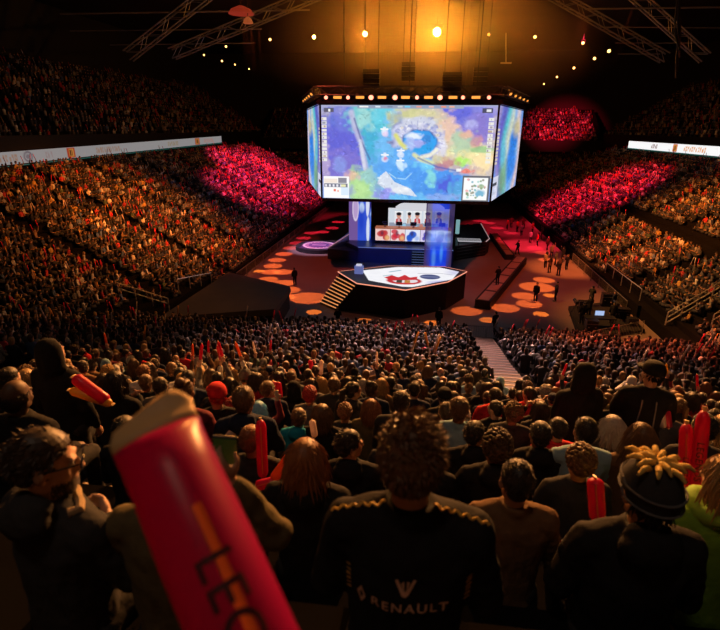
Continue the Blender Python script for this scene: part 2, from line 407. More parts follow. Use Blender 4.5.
# golden lamps in the roof; each hangs from its own bar
LAMPS = [(437, 32, 53, .9, 'lamp', 'largest blazing golden lamp high over the big screen'), (365, 34, 53, .5, 'lamp', 'golden lamp beside the blazing one, second brightest over the screen'),
         (489, 34.5, 52, .32, 'lampdim', 'small golden lamp just past the blazing one'), (535, 37, 54, .34, 'lampdim', 'small golden lamp, second past the blazing one'),
         (583, 43, 58, .34, 'lampdim', 'small golden lamp, higher one before the thin roof pipe'), (609, 51, 60, .42, 'lampdim', 'golden lamp topmost in the slanting chain near the upper red crowd'),
         (594.5, 58.5, 62, .36, 'lampdim', 'golden lamp second in the slanting chain near the upper red crowd'), (574, 68, 66, .32, 'lampdim', 'golden lamp third in the slanting chain near the upper red crowd'),
         (557, 77, 70, .28, 'lampdim', 'golden lamp fourth in the slanting chain near the upper red crowd'), (544, 84, 74, .24, 'lampdim', 'golden lamp lowest in the slanting chain near the upper red crowd'),
         (314, 37, 52, .36, 'lamp', 'golden lamp third from the blazing one, over the screen corner'), (270, 39.5, 56, .32, 'lampdim', 'golden lamp beside the red glowing hanging fixture'),
         (226, 46.5, 60, .26, 'lampdim', 'tiny golden lamp under the inner slanting truss'), (204, 55, 62, .22, 'lampdim', 'tiny golden lamp farthest out under the slanting truss'),
         (222, 61, 64, .26, 'lampdim', 'tiny golden lamp lower under the slanting truss'), (235, 64.5, 68, .2, 'lampdim', 'tiny golden lamp second lowest under the slanting truss'), (249, 69, 72, .2, 'lampdim', 'tiny golden lamp lowest under the slanting truss')]
for u, v, d, s, l, lab in LAMPS:
    fixture('golden_lamp', P(u, v, d), (2, 6, 11) if s > .4 else CAM, s, l, lab, None)
# red lit hanging fixture
p = P(241, 10, 50); t = thing('hanging_fixture', 'red glowing hanging fixture below the roof truss', 'lamp', p)
MB().tube([p + [0, 0, .1], p + [0, 0, 3.0]], .06, 5).build('cable', M['darksteel'], t)
MB().tube([p + [0, 0, -.35], p + [0, 0, .05], p + [0, 0, .35]], [1.3, 1.0, .3], 12).build('shade', emis('red_shade', (.6, .05, .02), .35), t)
p = P(248, 20, 50); t = thing('hanging_fixture', 'small orange hanging fixture under the red glowing one', 'lamp', p)
MB().tube([p + [0, 0, .1], p + [0, 0, 2.4]], .05, 5).build('cable', M['darksteel'], t)
MB().tube([p + [0, 0, -.3], p + [0, 0, .1], p + [0, 0, .3]], [.5, .35, .1], 10).build('shade', emis('orange_shade', (.7, .15, .04), .4), t)

# ------------------------------------------------------------------ floor: barriers, boxes, light pits
def barrier(a, b, label, grp, h=1.1, n=None, pale=False):
    a, b = np.array(a, float), np.array(b, float); L = np.linalg.norm(b - a); k = n or max(1, round(L / 2.4)); o_ = []
    for i in range(k):
        p0, p1 = a + (b - a) * (i + .02) / k, a + (b - a) * (i + .98) / k; l = np.linalg.norm(p1 - p0); z = np.array([0, 0, 1.])
        r = thing('crowd_barrier', label.format(ORD[i]), 'barrier', (p0 + p1) / 2, grp)
        mt = M['rail'] if pale else M['bar']
        MB().tube([p0, p0 + z * h, p1 + z * h, p1], .03, 5).build('frame', mt, r)
        MB().tube([p0 + z * .2, p1 + z * .2], .022, 4).build('bottom_rail', mt, r)
        m = MB(); kk = max(4, int(l / .16))
        for j in range(1, kk): q = p0 + (p1 - p0) * j / kk; m.tube([q + z * .2, q + z * h], .011, 4, False)
        m.build('bars', mt, r)
barrier((-9.2, 33.7, 0), (12, 33.7, 0), 'steel crowd barrier before the stage platform, {} along the fence from the dark covered platform', 'front fence')
barrier((-17.4, 44.5, 0), (-16.9, 88, 0), 'steel crowd barrier along the floor under the red-lit stand, {} from the dark covered platform', 'side fence under the red crowd', n=16)
barrier((17.2, 58, 0), (17.0, 41, 0), 'steel crowd barrier along the floor under the orange stand, {} going toward the camera gear', 'side fence under the orange stand', n=7)
barrier((12.2, 33.9, 0), (16.6, 36.5, 0), 'steel crowd barrier angled beside the dark equipment pit, {} of two', 'pit fence', n=2)
def handrail(a, b, label, h=1.0, rails=2, posts=4, r_=.035):
    a, b = np.array(a, float), np.array(b, float); z = np.array([0, 0, 1.]); r = thing('handrail', label, 'railing', (a + b) / 2)
    for i in range(rails): MB().tube([a + z * h * (1 - .42 * i), b + z * h * (1 - .42 * i)], r_, 6).build('rail', M['rail'], r)
    for i in range(posts):
        q = a + (b - a) * i / (posts - 1); MB().tube([q, q + z * h], r_, 6).build('post', M['rail'], r)
def onl(x, y): return np.array([x, y, hl(x)])
def onr(x, y): return np.array([x, y, hr(x)])
handrail(onl(-18.6, 33.5), onl(-21.6, 32.2), 'pale handrail down the stand steps beside the dark covered platform')
handrail(onl(-18.4, 41), onl(-19.5, 37), 'short pale handrail behind the dark covered platform', rails=1)
handrail(onr(18.1, 50), onr(18.1, 41.5), 'long pale handrail along the front of the orange stand', rails=1, posts=5)
handrail(onr(17.9, 36.2), onr(22.6, 38.3), 'triple pale handrail climbing the orange stand, near the camera gear', rails=3, posts=5, r_=.045)
handrail(onr(19.6, 33.8), onr(23.0, 35.4), 'pale double handrail climbing the orange stand, lower one', rails=2, posts=4)
# dark covered platform in the corner
t = thing('covered_platform', 'large dark covered platform in the corner beside the event floor', 'platform', (-14.5, 36, 0))
pl_ = [(-18.0, 31.2), (-10.3, 33.0), (-10.6, 38.4), (-17.6, 43)]
MB().prism(pl_, 0, 1.42).build('side_drape', M['black'], t)
MB().prism([(-18.1, 31.1), (-10.2, 32.9), (-10.5, 38.5), (-17.6, 43.1)], 1.42, lambda p: 1.75 + .05 * (p[0] + 14)).build('cover', M['tarp'], t)
# right hand LED strips lying on the floor
def floor_strip(a, b, w, h, label, n):
    a, b = np.array(a, float), np.array(b, float); d = (b - a) / np.linalg.norm(b - a); s = np.array([-d[1], d[0], 0]) * w / 2
    r = thing('floor_box', label, 'platform', (a + b) / 2); q = [a - s, b - s, b + s, a + s]
    MB().prism([tuple(p[:2]) for p in q], 0, h).build('body', M['black'], r)
    for i in range(n):
        c0, c1 = a + (b - a) * (i + .06) / n, a + (b - a) * (i + .94) / n
        MB().prism([tuple((p)[:2]) for p in (c0 - s * .7, c1 - s * .7, c1 + s * .7, c0 + s * .7)], h, h + .03).build('top_panel', M['striptop'], r)
M['striptop'] = mat('strip_top', (.28, .17, .12), .5, var=.3, scale=1.5)
floor_strip((5.4, 40.6, 0), (11.3, 56.8, 0), 1.3, .75, 'long low black box with brown top panels, on the floor near the stage platform', 6)
floor_strip((10.3, 58.2, 0), (10.0, 71, 0), 1.1, .6, 'second low black box with brown top panels, farther back beside the stage deck', 5)
# round logo platform
t = thing('round_platform', 'low round platform with a white ring logo beside the stage', 'platform', (-12.6, 60.5, 0))
m = MB(); m.tube([(-12.6, 60.5, 0), (-12.6, 60.5, .45)], 2.9, 40).build('body', M['black'], t)
pp = Paint(5.6, 5.6, 90, 90, (70, 40, 80))
pp.blob(2.8, 2.8, 2.75, 2.75, (225, 200, 205), 1, .05); pp.blob(2.8, 2.8, 2.35, 2.35, (150, 90, 130), 1, .05); pp.blob(2.8, 2.8, 1.75, 1.75, (95, 60, 120), 1, .05)
for i in range(20):
    w = i * PI / 10; pp.line([(2.8 + 1.85 * math.cos(w), 2.8 + 1.85 * math.sin(w)), (2.8 + 2.25 * math.cos(w + .1), 2.8 + 2.25 * math.sin(w + .1))], .05, (220, 190, 200))
pp.rect(1.6, 2.5, 4.0, 3.1, (200, 160, 190), .8); pp.line([(1.7, 2.2), (2.8, 1.7), (3.9, 2.2)], .12, (200, 160, 190), .8)
k = 2.45 
v_, f_ = [], []
o = pp.build('logo_top', M['vcol'], t, (-12.6 - 2.05, 62.55, .47), (-12.6 + 2.05, 62.55, .47), (-12.6 - 2.05, 58.45, .47), (-12.6 + 2.05, 58.45, .47))
# the aisle through the near stand
a_ = lambda y: 3.1 + (y - 13.5) * .078
t = thing('aisle_stairs', 'pale aisle stairs running down through the seats to the fence', 'stairs', (a_(20), 20, 0))
m = MB()
for k, y in enumerate(ROWY):
    if 12 < y < 32.8:
        z = near_floor(y); zn = near_floor(y - ROWP)
        m.bb((a_(y) - .62, y - .6, z - .2), (a_(y) + .62, y - .2, (z + zn) / 2 + .44)); m.bb((a_(y) - .62, y - .2, z - .2), (a_(y) + .62, y + .22, z + .44))
m.build('steps', M['wood'], t)
for k, y in enumerate(ROWY):
    if 12 < y < 32.8: z = near_floor(y); MB().bb((a_(y) - .6, y + .17, z + .442), (a_(y) + .6, y + .215, z + .455)).build('nosing', M['striptop'], t)
# ================================================================== hanging screen
SY = 50.0
ftl, ftr, fbl, fbr = [np.array(p) for p in ((-9.95, SY, 16.2), (6.36, SY, 16.2), (-9.95, SY, 7.65), (6.36, SY, 7.65))]
zt, zb = 16.2, 7.62
XL, XR = -9.95, 6.45
scr = thing('video_screen', 'huge hanging video screen showing a bright game picture above the stage', 'screen', ((XL + XR) / 2, 56, zb))
def game():
    W, H = 173.5, 94.5; p = Paint(W, H, 350, 190, (110, 140, 215))
    B = lambda u, v, ru, rv, c, k=1, soft=.62, wob=.9: p.blob(u - 321, v - 105, ru, rv, c, k, soft, wob)
    Ln = lambda pts, w, c, k=1: p.line([(a - 321, b - 105) for a, b in pts], w, c, k)
    Rc = lambda a, b, c, d, col, k=1: p.rect(a - 321, b - 105, c - 321, d - 105, col, k)
    Pl = lambda pts, c, k=1: p.poly([(a - 321 , b - 105) for a, b in pts], c, k)
    Pl([(321, 111), (350, 110), (358, 126), (365, 150), (369, 172), (354, 180), (321, 180)], (72, 72, 190)); Pl([(352, 107), (396, 107), (402, 128), (402, 150), (412, 163), (440, 167), (470, 172), (468, 200), (385, 200), (376, 176), (368, 158), (360, 132)], (84, 172, 232)); Pl([(355, 107), (388, 107), (392, 124), (380, 148), (372, 156), (362, 132)], (70, 180, 200)); Pl([(350, 180), (372, 168), (382, 176), (386, 200), (350, 200)], (150, 200, 150)); Pl([(400, 107), (495, 107), (495, 176), (470, 172), (440, 165), (424, 156)], (190, 175, 165))
    B(335, 110, 30, 14, (150, 150, 185), .9); B(346, 140, 24, 38, (66, 72, 196)); B(345, 165, 22, 16, (96, 88, 190)); B(352, 180, 14, 10, (120, 110, 190), .6)
    B(342, 120, 14, 12, (80, 95, 200), .8); B(340, 166, 6, 9, (110, 140, 225), .6); B(324, 160, 5, 22, (170, 150, 190), .7)
    B(362, 115, 14, 14, (90, 180, 190)); B(376, 130, 11, 26, (45, 165, 190)); B(366, 118, 9, 11, (140, 205, 200), .8); B(372, 148, 9, 20, (40, 150, 200), .8); B(384, 116, 12, 12, (80, 190, 215), .8)
    B(392, 150, 14, 24, (85, 165, 232)); B(388, 172, 20, 14, (70, 150, 230)); B(410, 172, 30, 18, (60, 140, 232)); B(444, 180, 34, 22, (50, 125, 225)); B(430, 160, 12, 8, (90, 190, 240), .9)
    B(450, 185, 12, 9, (50, 60, 200), .9); B(434, 176, 5, 8, (110, 205, 210), .9); B(462, 190, 12, 9, (60, 150, 210), .8); B(448, 196, 16, 4, (120, 150, 225), .7)
    Ln([(352, 112), (356, 128), (362, 142), (365, 158), (368, 172)], 2.6, (165, 165, 205), .9); Ln([(355, 118), (363, 142), (371, 158)], .9, (40, 60, 130), .7); Ln([(361, 140), (366, 168)], 1.6, (200, 205, 225), .8)
    B(363, 184, 15, 15, (150, 205, 125)); B(369, 176, 9, 6, (120, 180, 190), .8); B(352, 176, 7, 6, (215, 165, 140), .8); B(360, 190, 9, 7, (165, 215, 130), .9); B(377, 186, 6, 9, (120, 180, 190), .7); B(350, 192, 6, 6, (120, 130, 190), .7)
    B(470, 118, 34, 16, (105, 105, 205)); B(455, 112, 14, 7, (70, 75, 205), .9); B(478, 132, 12, 18, (110, 95, 190), .9); B(470, 123, 5, 5, (160, 160, 225), .8)
    B(446, 130, 12, 16, (225, 180, 150), .9); B(458, 150, 20, 14, (200, 190, 160), .8); B(474, 152, 22, 9, (225, 215, 140), .9); B(484, 160, 12, 10, (245, 215, 150), .9); B(464, 140, 12, 10, (150, 190, 150), .8); B(466, 133, 6, 5, (225, 160, 130), .8); B(476, 140, 6, 6, (190, 110, 120), .7); B(484, 147, 12, 2.5, (110, 180, 110), .8)
    B(464, 160, 6, 5, (150, 225, 70), .9, .6); B(450, 161, 10, 6, (180, 110, 110), .9); B(440, 156, 8, 6, (200, 185, 130), .8); B(470, 168, 14, 4, (190, 160, 150), .7); B(442, 165, 6, 3, (150, 90, 120), .7)
    B(412, 117, 22, 9, (190, 190, 120), .9); B(402, 128, 7, 12, (130, 150, 190), .9); B(430, 116, 14, 8, (200, 190, 140), .7); B(395, 120, 6, 8, (160, 160, 120), .6)
    B(418, 138, 26, 20.5, (120, 125, 180), 1, .12, .35); B(418, 137, 24.5, 19, (185, 190, 226), 1, .15, .3); B(418, 122, 18, 5, (190, 195, 215), .9); B(441, 142, 6, 12, (205, 205, 230), .8)
    for i in range(22):
        w = -2.9 + i * .25; Ln([(419 + 17 * math.cos(w), 139 + 12.5 * math.sin(w)), (419 + 25 * math.cos(w + .05), 139 + 19 * math.sin(w + .05))], .45, (110, 110, 175), .6)
    for i in range(46):
        w = -2.95 + rnd.random() * 5.3; q = rnd.uniform(17.5, 25.5); s = rnd.uniform(1.2, 3.2); c = rnd.choice([(225, 225, 240), (150, 155, 205), (195, 195, 225), (120, 130, 190), (215, 205, 190)])
        B(419 + q * math.cos(w), 138.5 + q * .76 * math.sin(w), s, s * .8, c, .85, .5)
    B(421, 140.5, 18, 13, (40, 60, 140), 1, .15, .2); B(421, 141, 17, 12.3, (30, 135, 228), 1, .15, .2); B(424, 148, 11, 6, (20, 140, 225), .9); B(414, 134, 9, 3, (225, 235, 250), .9); B(417, 142, 8, 5, (150, 150, 225), .9); B(411, 143, 4, 6, (150, 175, 235), .8); B(428, 137, 5, 5, (30, 100, 190), .8)
    B(408, 154, 11, 9, (70, 150, 232), 1, .5); Ln([(397, 134), (402, 142), (407, 146)], 2.2, (205, 205, 90), .95); Ln([(416, 153), (423, 158), (434, 161)], 2.0, (200, 205, 140), .95); Ln([(424, 155), (432, 153), (438, 148)], 1.8, (230, 225, 200), .9)
    Ln([(420, 156), (440, 165), (468, 170)], .8, (40, 70, 160), .7)
    p.poly([(382 - 321, 175 - 105), (388 - 321, 170 - 105), (397 - 321, 181 - 105), (414 - 321, 188 - 105), (421 - 321, 196 - 105), (392 - 321, 192 - 105), (379 - 321, 183 - 105)], (200, 210, 226), .95)
    B(386, 194, 9, 6, (125, 120, 222), .9); B(404, 189, 8, 3, (225, 228, 235), .8); B(380, 190, 4, 6, (90, 130, 200), .6)
    B(402, 168, 9, 8, (55, 140, 230), .7); Ln([(391, 172), (398, 177), (408, 178), (414, 172)], .5, (150, 210, 245), .8)
    for u, v in ((385.5, 128), (386.5, 153.5), (402.5, 149), (402.5, 159)):
        Rc(u - 4, v - .7, u + 4, v + .6, (240, 245, 250)); Rc(u - 1.4, v - 2, u + 1.5, v + 4, (225, 230, 245), .8); B(u, v + 4, 3, 3, (205, 220, 245), .8, .5)
    B(387, 157, 3, 2.5, (200, 90, 140), .9, .5); B(403, 164, 5, 4.5, (190, 225, 245), .8, .4); B(386, 133, 3, 3, (220, 190, 225), .8)
    Rc(459, 166.5, 464, 169, (240, 240, 240), .9); B(469, 168.5, 6, 2.2, (235, 110, 90), .95, .5)
    p.noise(.3, .16); p.noise(1.1, .08)
    for i in range(420):
        x, y = rnd.random() * W, rnd.random() * H; c = p.a[min(189, int(y * 2)), min(349, int(x * 2))]; g_ = rnd.choice((1.35, 1.25, .72, .6)); c = np.clip(c * g_ + (.03 if g_ > 1 else 0), 0, 1)
        c = np.where(c <= .0031308, c * 12.92, 1.055 * c ** (1 / 2.4) - .055) * 255; a = rnd.random() * 3.1; l = rnd.uniform(.8, 3.2); p.line([(x, y), (x + l * math.cos(a), y + l * math.sin(a) * .6)], rnd.uniform(.3, .8), c, .7)
    # picture furniture along the edges of the display
    Rc(321, 105, 495, 106.2, (150, 150, 190)); Rc(358, 105, 462, 108.2, (120, 135, 165)); 
    for a, c in ((360, (230, 235, 235)), (364, (225, 225, 225)), (376, (200, 215, 225)), (388, (90, 110, 140)), (398, (180, 190, 190)), (405, (90, 190, 225)), (416, (215, 130, 110)), (428, (225, 160, 140)), (440, (230, 120, 90)), (448, (230, 150, 120))): Rc(a, 105.6, a + 5, 107.4, c)
    Rc(324, 108, 334, 111.8, (60, 60, 80)); Rc(328.5, 108.6, 330.5, 111.2, (235, 240, 240)); Rc(480, 108, 490, 112, (45, 45, 70)); Rc(484, 108.8, 488.5, 111, (215, 215, 225))
    for i in range(12):
        for a in (321.6, 486.6):
            v = 117 + i * 3.7; Rc(a, v, a + 5.2, v + 2.8, (225, 225, 215), .9); Rc(a + rnd.random() * 3, v + .6, a + 1.4 + rnd.random() * 3, v + 2.4, rnd.choice([(110, 90, 130), (150, 120, 80), (70, 90, 130)]), .8)
    Rc(322.5, 176.5, 349.5, 199, (245, 245, 248)); Rc(323, 179, 337, 183, (230, 215, 200)); Rc(338, 178, 347, 183, (110, 110, 125)); Rc(323, 184, 348, 187.5, (90, 95, 115))
    for i in range(6): Rc(324 + i * 4, 184.6, 326 + i * 4, 187, (225, 225, 235))
    Rc(341, 184.6, 346, 187, (220, 220, 160)); Rc(333, 190, 335.5, 192, (225, 90, 70)); Rc(337, 191, 338.5, 192.5, (235, 130, 110)); Rc(341, 188, 349, 196, (185, 215, 245), .8)
    Rc(466, 173.5, 493.5, 199.5, (70, 75, 85)); Rc(467.5, 175.5, 491.5, 198, (240, 245, 245))
    for i in range(34): B(469 + rnd.random() * 20, 177 + rnd.random() * 19, 1.1, 1.0, rnd.choice([(90, 130, 80), (60, 150, 170), (110, 110, 80), (230, 150, 150), (150, 200, 190)]), .9, .5)
    B(484, 190, 4.5, 3.5, (50, 150, 190), .9, .5); B(486, 184, 3.5, 2, (120, 150, 90), .8, .5)
    return p
p = game(); p.a = np.clip(p.a ** .78 * 1.08 + .015, 0, 1)
p.build('front_display', M['led'], scr, ftl, ftr, fbl, fbr)
ZT, ZB = ftl[2], fbl[2]
bl_, br_ = py(307.2, 113.9, 66), py(523, 115.2, 65.5)
BL, BR = (bl_[0], 66.0), (br_[0], 65.5)
def side_img(flip):
    p = Paint(40, 94, 70, 150, (100, 150, 225))
    for x, w, c in ((3, 3, (170, 160, 205)), (9, 6, (95, 90, 190)), (15, 4, (70, 190, 205)), (21, 5, (205, 215, 190)), (26, 5, (60, 150, 235)), (31, 4, (120, 180, 235)), (36, 4, (215, 195, 200))):
        q = 47 + np.linspace(-47, 47, p.ny)[:, None] * 0
        p.mix(np.exp(-((p.x - x - 4 * np.sin(p.y * .06 + x)) / w) ** 2), c)
    p.blob(27, 35, 7, 12, (40, 120, 215), .9, .6); p.blob(26, 62, 8, 20, (50, 130, 230), .9, .6); p.blob(14, 75, 6, 20, (120, 170, 120), .8); p.blob(30, 20, 6, 10, (205, 190, 130), .8); p.blob(12, 48, 4, 12, (90, 190, 225), .7)
    for i in range(10): p.rect(1, 22 + i * 3.6, 4, 24.6 + i * 3.6, (225, 215, 190), .8)
    p.rect(0, 70, 8, 94, (225, 230, 245), .8); p.rect(1, 76, 6, 79, (70, 80, 90)); p.noise(.4, .3)
    if flip: p.a = p.a[:, ::-1].copy()
    return p
def lv(x, y, z): return np.array([x, y, z])
side_img(True).build('side_display', M['led'], scr, lv(*BL, ZT), lv(ftl[0] - .1, SY, ZT), lv(*BL, ZB), lv(ftl[0] - .1, SY, ZB))
side_img(False).build('side_display', M['led'], scr, lv(ftr[0] + .1, SY, ZT), lv(*BR, ZT), lv(ftr[0] + .1, SY, ZB), lv(*BR, ZB))
# housing behind the panels, with a dark rim and a roof
ins = [(ftl[0], SY + .12), (ftr[0], SY + .12), (BR[0] - .2, BR[1]), (BR[0] - 4, BR[1] + 10), (BL[0] + 4, BL[1] + 10), (BL[0] + .2, BL[1])]
MB().prism(ins, ZB + .05, ZT - .05).build('housing', M['black'], scr)
MB().prism([(ftl[0] - .3, SY - .12), (ftr[0] + .3, SY - .12), (BR[0] + .25, BR[1]), (BR[0] - 4, BR[1] + 10.3), (BL[0] + 4, BL[1] + 10.3), (BL[0] - .25, BL[1])], ZT + .06, ZT + .5).build('top_rim', M['blackgloss'], scr)
for x in (ftl[0] - .04, ftr[0] + .06): MB().bb((x - .09, SY - .1, ZB - .05), (x + .09, SY + .14, ZT + .05)).build('corner_post', M['blackgloss'], scr)
MB().bb((ftl[0], SY - .05, ZB - .3), (ftr[0], SY + .4, ZB - .02)).build('bottom_rim', M['blackgloss'], scr)
for x in (-8, -1.8, 4.5):
    for y in (52, 68): MB().tube([(x, y, ZT + .4), (x, y, 31.98)], .05, 5).build('hoist_chain', M['housing'], scr)
# truss carrying the lamp row
tz = ZT + .95
cor = [(ftl[0] - .2, SY - .2), (ftr[0] + .2, SY - .2)]
truss('lamp_truss', lv(*cor[0], tz + .25), lv(*cor[1], tz + .25), .7, .7, 'dark truss carrying the lamp row along the front of the big screen', 0, chord=.06, m_='darksteel')
truss('lamp_truss', lv(*cor[0], tz + .25), lv(BL[0] - .2, BL[1], tz + .25), .7, .7, 'dark truss above the screen side facing the red stand', 0, chord=.06, m_='darksteel')
truss('lamp_truss', lv(*cor[1], tz + .25), lv(BR[0] + .2, BR[1], tz + .25), .7, .7, 'dark truss above the screen side facing the orange stand', 0, chord=.06, m_='darksteel')
aim = lv(0, 18, 2)
for i, u in enumerate((326, 348, 371, 395, 417, 440, 463, 489)):
    q = py(u, 97.5, SY - 1.0); big = i in (2, 3, 5)
    fixture('blinder_lamp', q, aim, .5 if big else .38, 'redlens', 'round pinkish white lamp above the screen front, {} from its corner facing the red stand'.format(ORD[i]), 'round lamps of the screen truss', hang=.3)
for i, u in enumerate((337.5, 360, 382, 405.5, 428.5, 453, 476)):
    q = py(u, 97.3, SY - 1.0)
    fixture('bar_lamp', q, aim, .55, 'amber', 'rectangular amber lamp between round lamps above the screen front, {} from the red stand'.format(ORD[i]), 'amber lamps of the screen truss', True, hang=.3)
for sd, (c, e), nm in ((0, (cor[0], BL), 'red'), (1, (cor[1], BR), 'orange')):
    for i in range(5):
        k = (i + .5) / 5; x, y = c[0] + (e[0] - c[0]) * k, c[1] + (e[1] - c[1]) * k
        fixture('blinder_lamp', (x + (-.5 if sd == 0 else .5), y, tz + .05), (x + (-8 if sd == 0 else 8), y - 12, 5), .34, 'amber', 'small amber lamp above the screen side facing the {} stand, {} from the front corner'.format(nm, ORD[i]), 'side lamps of the screen truss', hang=.1)
# rig of dark boxes and cabling over the screen
for i, (x, y, z, s) in enumerate(((-5.5, 53, 19.3, 1.6), (-2.0, 54, 20.0, 1.3), (2.2, 53, 19.0, 1.8), (5.0, 55, 19.6, 1.4))):
    t = thing('speaker_cluster', 'dark hanging loudspeaker cluster above the screen, {} from the red stand'.format(ORD[i]), 'loudspeaker', (x, y, z), None)
    for j in range(4): MB().box((x, y + .12 * j, z - .42 * j), (s, .7, .38)).build('speaker_box', M['housing'], t, bevel=.03)
    MB().tube([(x - s * .4, y, z + .2), (x - s * .4, y, 31.98)], .04, 5).tube([(x + s * .4, y, z + .2), (x + s * .4, y, 31.98)], .04, 5).build('hoist_wire', M['housing'], t)
q = P(506, 63, 52); t = thing('hanging_bar', 'pale T-shaped hanging lamp bar beside the golden lamp glow', 'lamp', q)
MB().tube([q, P(506, 33, 52)], .05, 5).build('pole', M['rail'], t); MB().box(q, (1.1, .15, .14)).build('bar', M['rail'], t)

# ================================================================== stage
PH = 2.45
hexo = [pz(*p, PH)[:2] for p in ((338, 271.5), (356.7, 283), (405.5, 289.7), (448, 281.6), (466.9, 271.5), (444, 266.6), (388, 265.8))]
sp = thing('stage_platform', 'six-sided black stage platform with a white lit floor and red emblem', 'stage', (-1.5, 41.5, 0))
hx = [tuple(p) for p in hexo]; cx_, cy_ = np.mean(hexo, 0)
gro = lambda k, dz=0: [(cx_ + (x - cx_) * k, cy_ + (y - cy_) * k) for x, y in hx]
MB().prism(gro(.985), 0, PH - .12).build('side_wall', M['black'], sp)
MB().prism(gro(1.0), PH - .12, PH).build('deck', M['deck'], sp)
m = MB()
for i in range(len(hx)):
    a, b = hx[i], hx[(i + 1) % len(hx)]; m.tube([(a[0], a[1], PH - .03), (b[0], b[1], PH - .03)], .045, 5)
m.build('edge_light_strip', M['trimglow'], sp)
leds = [pz(*p, PH)[:2] for p in ((362, 270.5), (368.3, 280.5), (408.5, 288), (452.6, 279.6), (459.5, 271.8), (440, 267.6), (398, 267.0))]
pp = Paint(11, 8, 220, 160, (215, 215, 225)); X0, Y0 = -6.0, 46.0   # seen from above, the audience side at the bottom
def fl(u, v): q = pz(u, v, PH); return q[0] - X0, Y0 - q[1]
pp.poly([(x - X0, Y0 - y) for x, y in leds], (243, 243, 248))
m_ = np.zeros(pp.x.shape, bool); q_ = Paint(11, 8, 220, 160, (0, 0, 0)); q_.poly([(x - X0, Y0 - y) for x, y in leds], (255, 255, 255)); inside = q_.a[..., 0] > .5
ex, ey = fl(404, 280.5)
k = .9
pp.blob(ex, ey + .1, 1.6 * k, 1.2 * k, (190, 40, 45), 1, .15); pp.blob(ex + .1, ey + .1, 1.15 * k, .75 * k, (228, 220, 225), 1, .1)
pp.poly([(ex - 1.7, ey - .6), (ex - 1.1, ey - 1.4), (ex - .5, ey - .8), (ex, ey - 1.7), (ex + .45, ey - .9), (ex + 1.1, ey - 1.3), (ex + 1.0, ey - .3), (ex - .9, ey + .2)], (200, 40, 45)); pp.rect(ex - .6, ey - .1, ex - .15, ey + .7, (70, 60, 50)); pp.rect(ex + .05, ey - .1, ex + .5, ey + .7, (190, 130, 60)); pp.poly([(ex - .8, ey + .75), (ex + 1.1, ey + .6), (ex + .9, ey + 1.0), (ex - .5, ey + 1.15)], (205, 60, 55))
ex, ey = fl(430, 277); pp.blob(ex, ey, .85, .75, (70, 80, 125), 1, .1); pp.rect(ex - .7, ey - .15, ex + .7, ey + .1, (120, 130, 165))
pp.line([fl(390, 272), fl(400, 270.5)], .12, (150, 185, 200)); pp.line([fl(384, 276), fl(392, 275)], .1, (160, 190, 200)); pp.line([fl(418, 273.5), fl(440, 273.5), fl(452, 275)], .05, (150, 150, 165)); pp.blob(*fl(446, 284), 1.2, .8, (130, 130, 225), .8); pp.blob(*fl(458, 273), .9, .9, (190, 190, 225), .7)
pp.noise(2.0, .06)
Xg, Yg = np.meshgrid(np.arange(pp.nx), np.arange(pp.ny)); idx = np.arange(pp.nx * pp.ny).reshape(pp.ny, pp.nx)
qd = np.stack([idx[:-1, :-1], idx[1:, :-1], idx[1:, 1:], idx[:-1, 1:]], -1).reshape(-1, 4); keep = inside.ravel()[qd].all(1); qd = qd[keep]
us = np.unique(qd); rem = np.full(idx.size, -1); rem[us] = np.arange(len(us))
Pv = np.stack([X0 + pp.x.ravel()[us], Y0 - pp.y.ravel()[us], np.full(len(us), PH + .012)], 1) - np.array(WORLD[sp.name])
o = fastmesh('led_floor', Pv, rem[qd], pp.a.reshape(-1, 3)[us], M['led']); o.parent = sp
# small lit box standing on the corner of the platform
q = pz(359, 273.5, PH); t = thing('light_box', 'small blue and white lit box on the platform corner', 'lamp', q)
MB().box(q + [0, 0, .35], (.75, .5, .7)).build('box_body', emis('box_blue', (.25, .3, .8), .45), t, bevel=.05); MB().box(q + [0, 0, .75], (.45, .4, .14)).build('box_top', emis('box_white', (.8, .8, 1), .7), t)
# stairs up to the platform
tA, tB = pz(338.5, 273.5, PH), pz(357, 283.2, PH); bA, bB = pz(320, 303.5, 0), pz(336, 310.5, 0)
st = thing('staircase', 'black staircase with orange lit steps up to the stage platform', 'stairs', (tA + bA) / 2 * [1, 1, 0])
N = 9; hor = lambda a: np.array([a[0], a[1], 0.])
for i in range(N):
    k0, k1 = i / N, (i + 1) / N; z = PH * (1 - (i + 1) / (N + 1))
    c = [hor(tA + (bA - tA) * k0), hor(tA + (bA - tA) * k1), hor(tB + (bB - tB) * k1), hor(tB + (bB - tB) * k0)]
    MB().prism([tuple(p[:2]) for p in c], 0, z).build('step', M['black'], st)
    MB().tube([c[1] + [0, 0, z - .03], c[2] + [0, 0, z - .03]], .05, 5).build('step_light', M['stepglow'], st)
